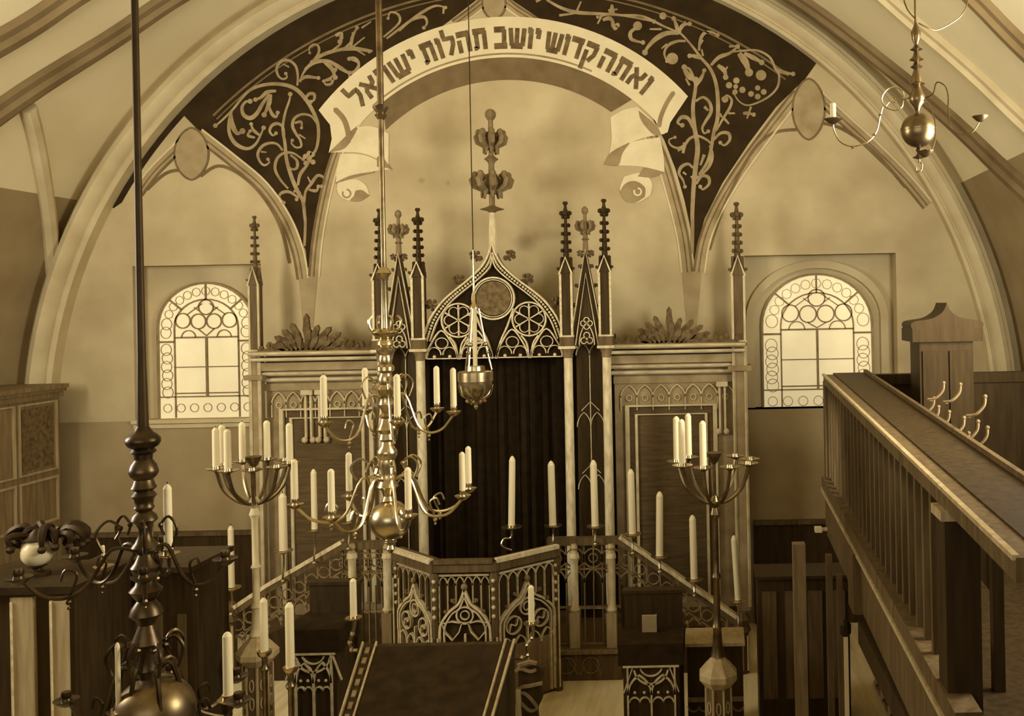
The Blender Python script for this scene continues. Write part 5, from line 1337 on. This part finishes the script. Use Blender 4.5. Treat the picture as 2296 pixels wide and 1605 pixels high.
for s in (-1, 1): b.box((cm + s * hw * .5 - hw * .40, Yk - .02, zk + .1), (cm + s * hw * .5 + hw * .40, Yk, zt2 - .1))
b.build('door', 'wood_dark', kab)
# bench back with coat hooks
h0, h1 = P(2000, 893, 7.6), P(2230, 1080, 5.0)
bn = thing('coat_rack', gl(h0, h1, .5) - Vector((0, 0, .9)), 'slanting board with curved coat hooks behind the gallery rail', 'coat rack')
b = MB(); b.beam(h0 + Vector((0, 0, -.3)), h1 + Vector((0, 0, -.3)), .04, .6); b.build('back_board', 'wood_dark', bn)
b = MB(); b.beam(h0, h1, .06, .04); b.build('top_rail', 'wood_mid', bn)
for t in (.0, 1.0):
    q = gl(h0, h1, t); MB().box((q.x - .03, q.y - .03, zf + .121), (q.x + .03, q.y + .03, q.z)).build('upright', 'wood_dark', bn)
for i, (px, py) in enumerate(((2096, 885), (2132, 890), (2075, 918), (2085, 938), (2108, 950), (2140, 965), (2185, 920), (2170, 975), (2190, 990), (2150, 1000))):
    q = P(px, py, 7.6 - (px - 2000) * .011 + .10)
    b = MB(); b.tube(smooth2([q + Vector((-.05, 0, -.03)), q + Vector((0, -.03, -.02)), q + Vector((.05, -.03, .03)), q + Vector((.06, -.02, .08))], 4), .009, 5); b.ball(q + Vector((.06, -.02, .085)), .014, 6)
    b.tube([q + Vector((-.05, 0, -.03)), Vector((q.x, q.y + .1, q.z - .05))], .008, 5)
    hk = b.build('coat_hook', 'wood_mid', bn, True)
# small white box on the gallery's far post
q = P(1834, 1186, 8.9); b = MB(); b.box((q.x - .03, 8.86, q.z - .025), (q.x + .035, 8.94, q.z + .02)); b.box((q.x + .03, 8.88, q.z - .015), (FB.x - .0, 8.92, q.z + .01))
b.build('light_switch', 'wax', gal)

# ------------------------------------------------------------------ left side
# tall panelled cupboard against the left wall
Y0k, Y1k = 10.6, 11.62
xk = XL + .55
a = P(50, 870, 11.3)
zt3 = P(100, 866, 11.2).z
xk = P(126, 900, 11.55).x
kab = thing('cupboard', (xk - .3, 11.1, 0), 'tall panelled cupboard with a cornice against the left wall', 'cupboard')
MB().box((XL + .02, 10.2, 0), (xk - .02, 11.62, zt3 - .12)).build('body', 'wood_mid', kab)
b = MB()
for dz0, dz1, d in ((.0, -.05, .10), (-.05, -.09, .07), (-.09, -.16, .03)): b.box((XL + .02, 10.2 - d, zt3 + dz1), (xk + d, 11.64, zt3 + dz0))
b.build('cornice', 'wood_mid', kab)
fk = Fr((xk - .02, 10.3, 0), (0, 1, 0))
b = MB(); zA, zB_ = P(90, 1060, 11.2).z, P(90, 905, 11.2).z
for z0, z1 in ((zA, zB_), (zA - .62, zA - .10)):
    for q0, q1 in ((.06, .56), (.64, 1.26)):
        b.strip([(q0, z0), (q0, z1), (q1, z1), (q1, z0)], .04, fk, 0, .02, True)
b.build('panel_frame', 'wood_light', kab)
b = MB(); b.prism([(.69, zA + .05), (1.21, zA + .05), (1.21, zB_ - .05), (.69, zB_ - .05)], fk, 0, .008); b.build('patterned_panel', 'panel_stone', kab)
# dark cabinet, pale pilaster strips and lamp at the lower left edge
Yl = 6.2
x0, x1 = P(-120, 1400, Yl).x, P(168, 1400, Yl).x; zl_ = P(100, 1328, Yl).z
kab = thing('bookcase', ((x0 + x1) / 2, Yl + .3, 0), 'dark bookcase with pale upright strips at the lower left corner', 'bookcase')
MB().box((x0, Yl, 0), (x1, Yl + .6, zl_)).build('body', 'wood_dark', kab)
MB().box((x0 - .02, Yl - .05, zl_), (x1 + .03, Yl + .62, zl_ + .05)).build('top_board', 'iron', kab)
for p0_, p1_, py0 in ((34, 84, 1338), (122, 158, 1345)):
    a, c = P(p0_, 1500, Yl), P(p1_, 1500, Yl); b = MB(); b.box((a.x, Yl - .035, 0), (c.x, Yl, zl_ - .02)); st_ = b.build('pilaster_strip', 'wood_light', kab)
    b = MB(); b.tube([(a.x + .01, Yl - .04, .05), (a.x + .01, Yl - .04, zl_ - .05)], .008, 5); b.build('strip_bead', 'gilt', st_)
x0, x1 = P(160, 1400, Yl).x, P(182, 1400, Yl).x
q = P(84, 1285, Yl + .25); zbl = zl_ + .051
lp = thing('lamp', (q.x, Yl + .25, zbl), 'lamp with a milky globe and dark leafy collar on the bookcase at the left edge', 'lamp')
s_ = (Yl + .25) / F
MB().lathe([(26 * s_, zbl), (26 * s_, zbl + .02), (10 * s_, zbl + .03), (9 * s_, zbl + .045), (20 * s_, zbl + .06)], (q.x, Yl + .25, 0), 14).build('foot', 'iron', lp, True)
MB().ball((q.x, Yl + .25, zbl + .06 + 30 * s_), 32 * s_, 20, 31 * s_).build('globe', 'globe', lp, True)
b = MB(); zg_ = zbl + .06 + 56 * s_
b.lathe([(20 * s_, zg_), (28 * s_, zg_ + .015), (18 * s_, zg_ + .03), (12 * s_, zg_ + .06), (5 * s_, zg_ + .08)], (q.x, Yl + .25, 0), 14); b.build('crown', 'iron', lp, True)
for i in range(16):
    a = 2 * PI * i / 16 + .2; R_l = (55 + 22 * math.sin(i * 2.7)) * s_
    d = Vector((math.cos(a), .5 * math.sin(a), 0)); c0 = Vector((q.x + 14 * s_, Yl + .30, zg_ + .01))
    b = MB(); b.tube(smooth2([c0 + d * 20 * s_, c0 + d * R_l * .8 + Vector((0, 0, .06 + .03 * math.sin(i * 1.7))), c0 + d * R_l * 1.35 + Vector((0, 0, .03)), c0 + d * R_l * 1.3 + Vector((0, 0, -.05))], 3), [.016, .02, .022, .024, .026, .026, .024, .02, .016, .012][:10], 6)
    b.ball(c0 + d * R_l * 1.3 + Vector((0, 0, -.05)), .03, 6)
    b.build('leaf_scroll', 'iron', lp, True)
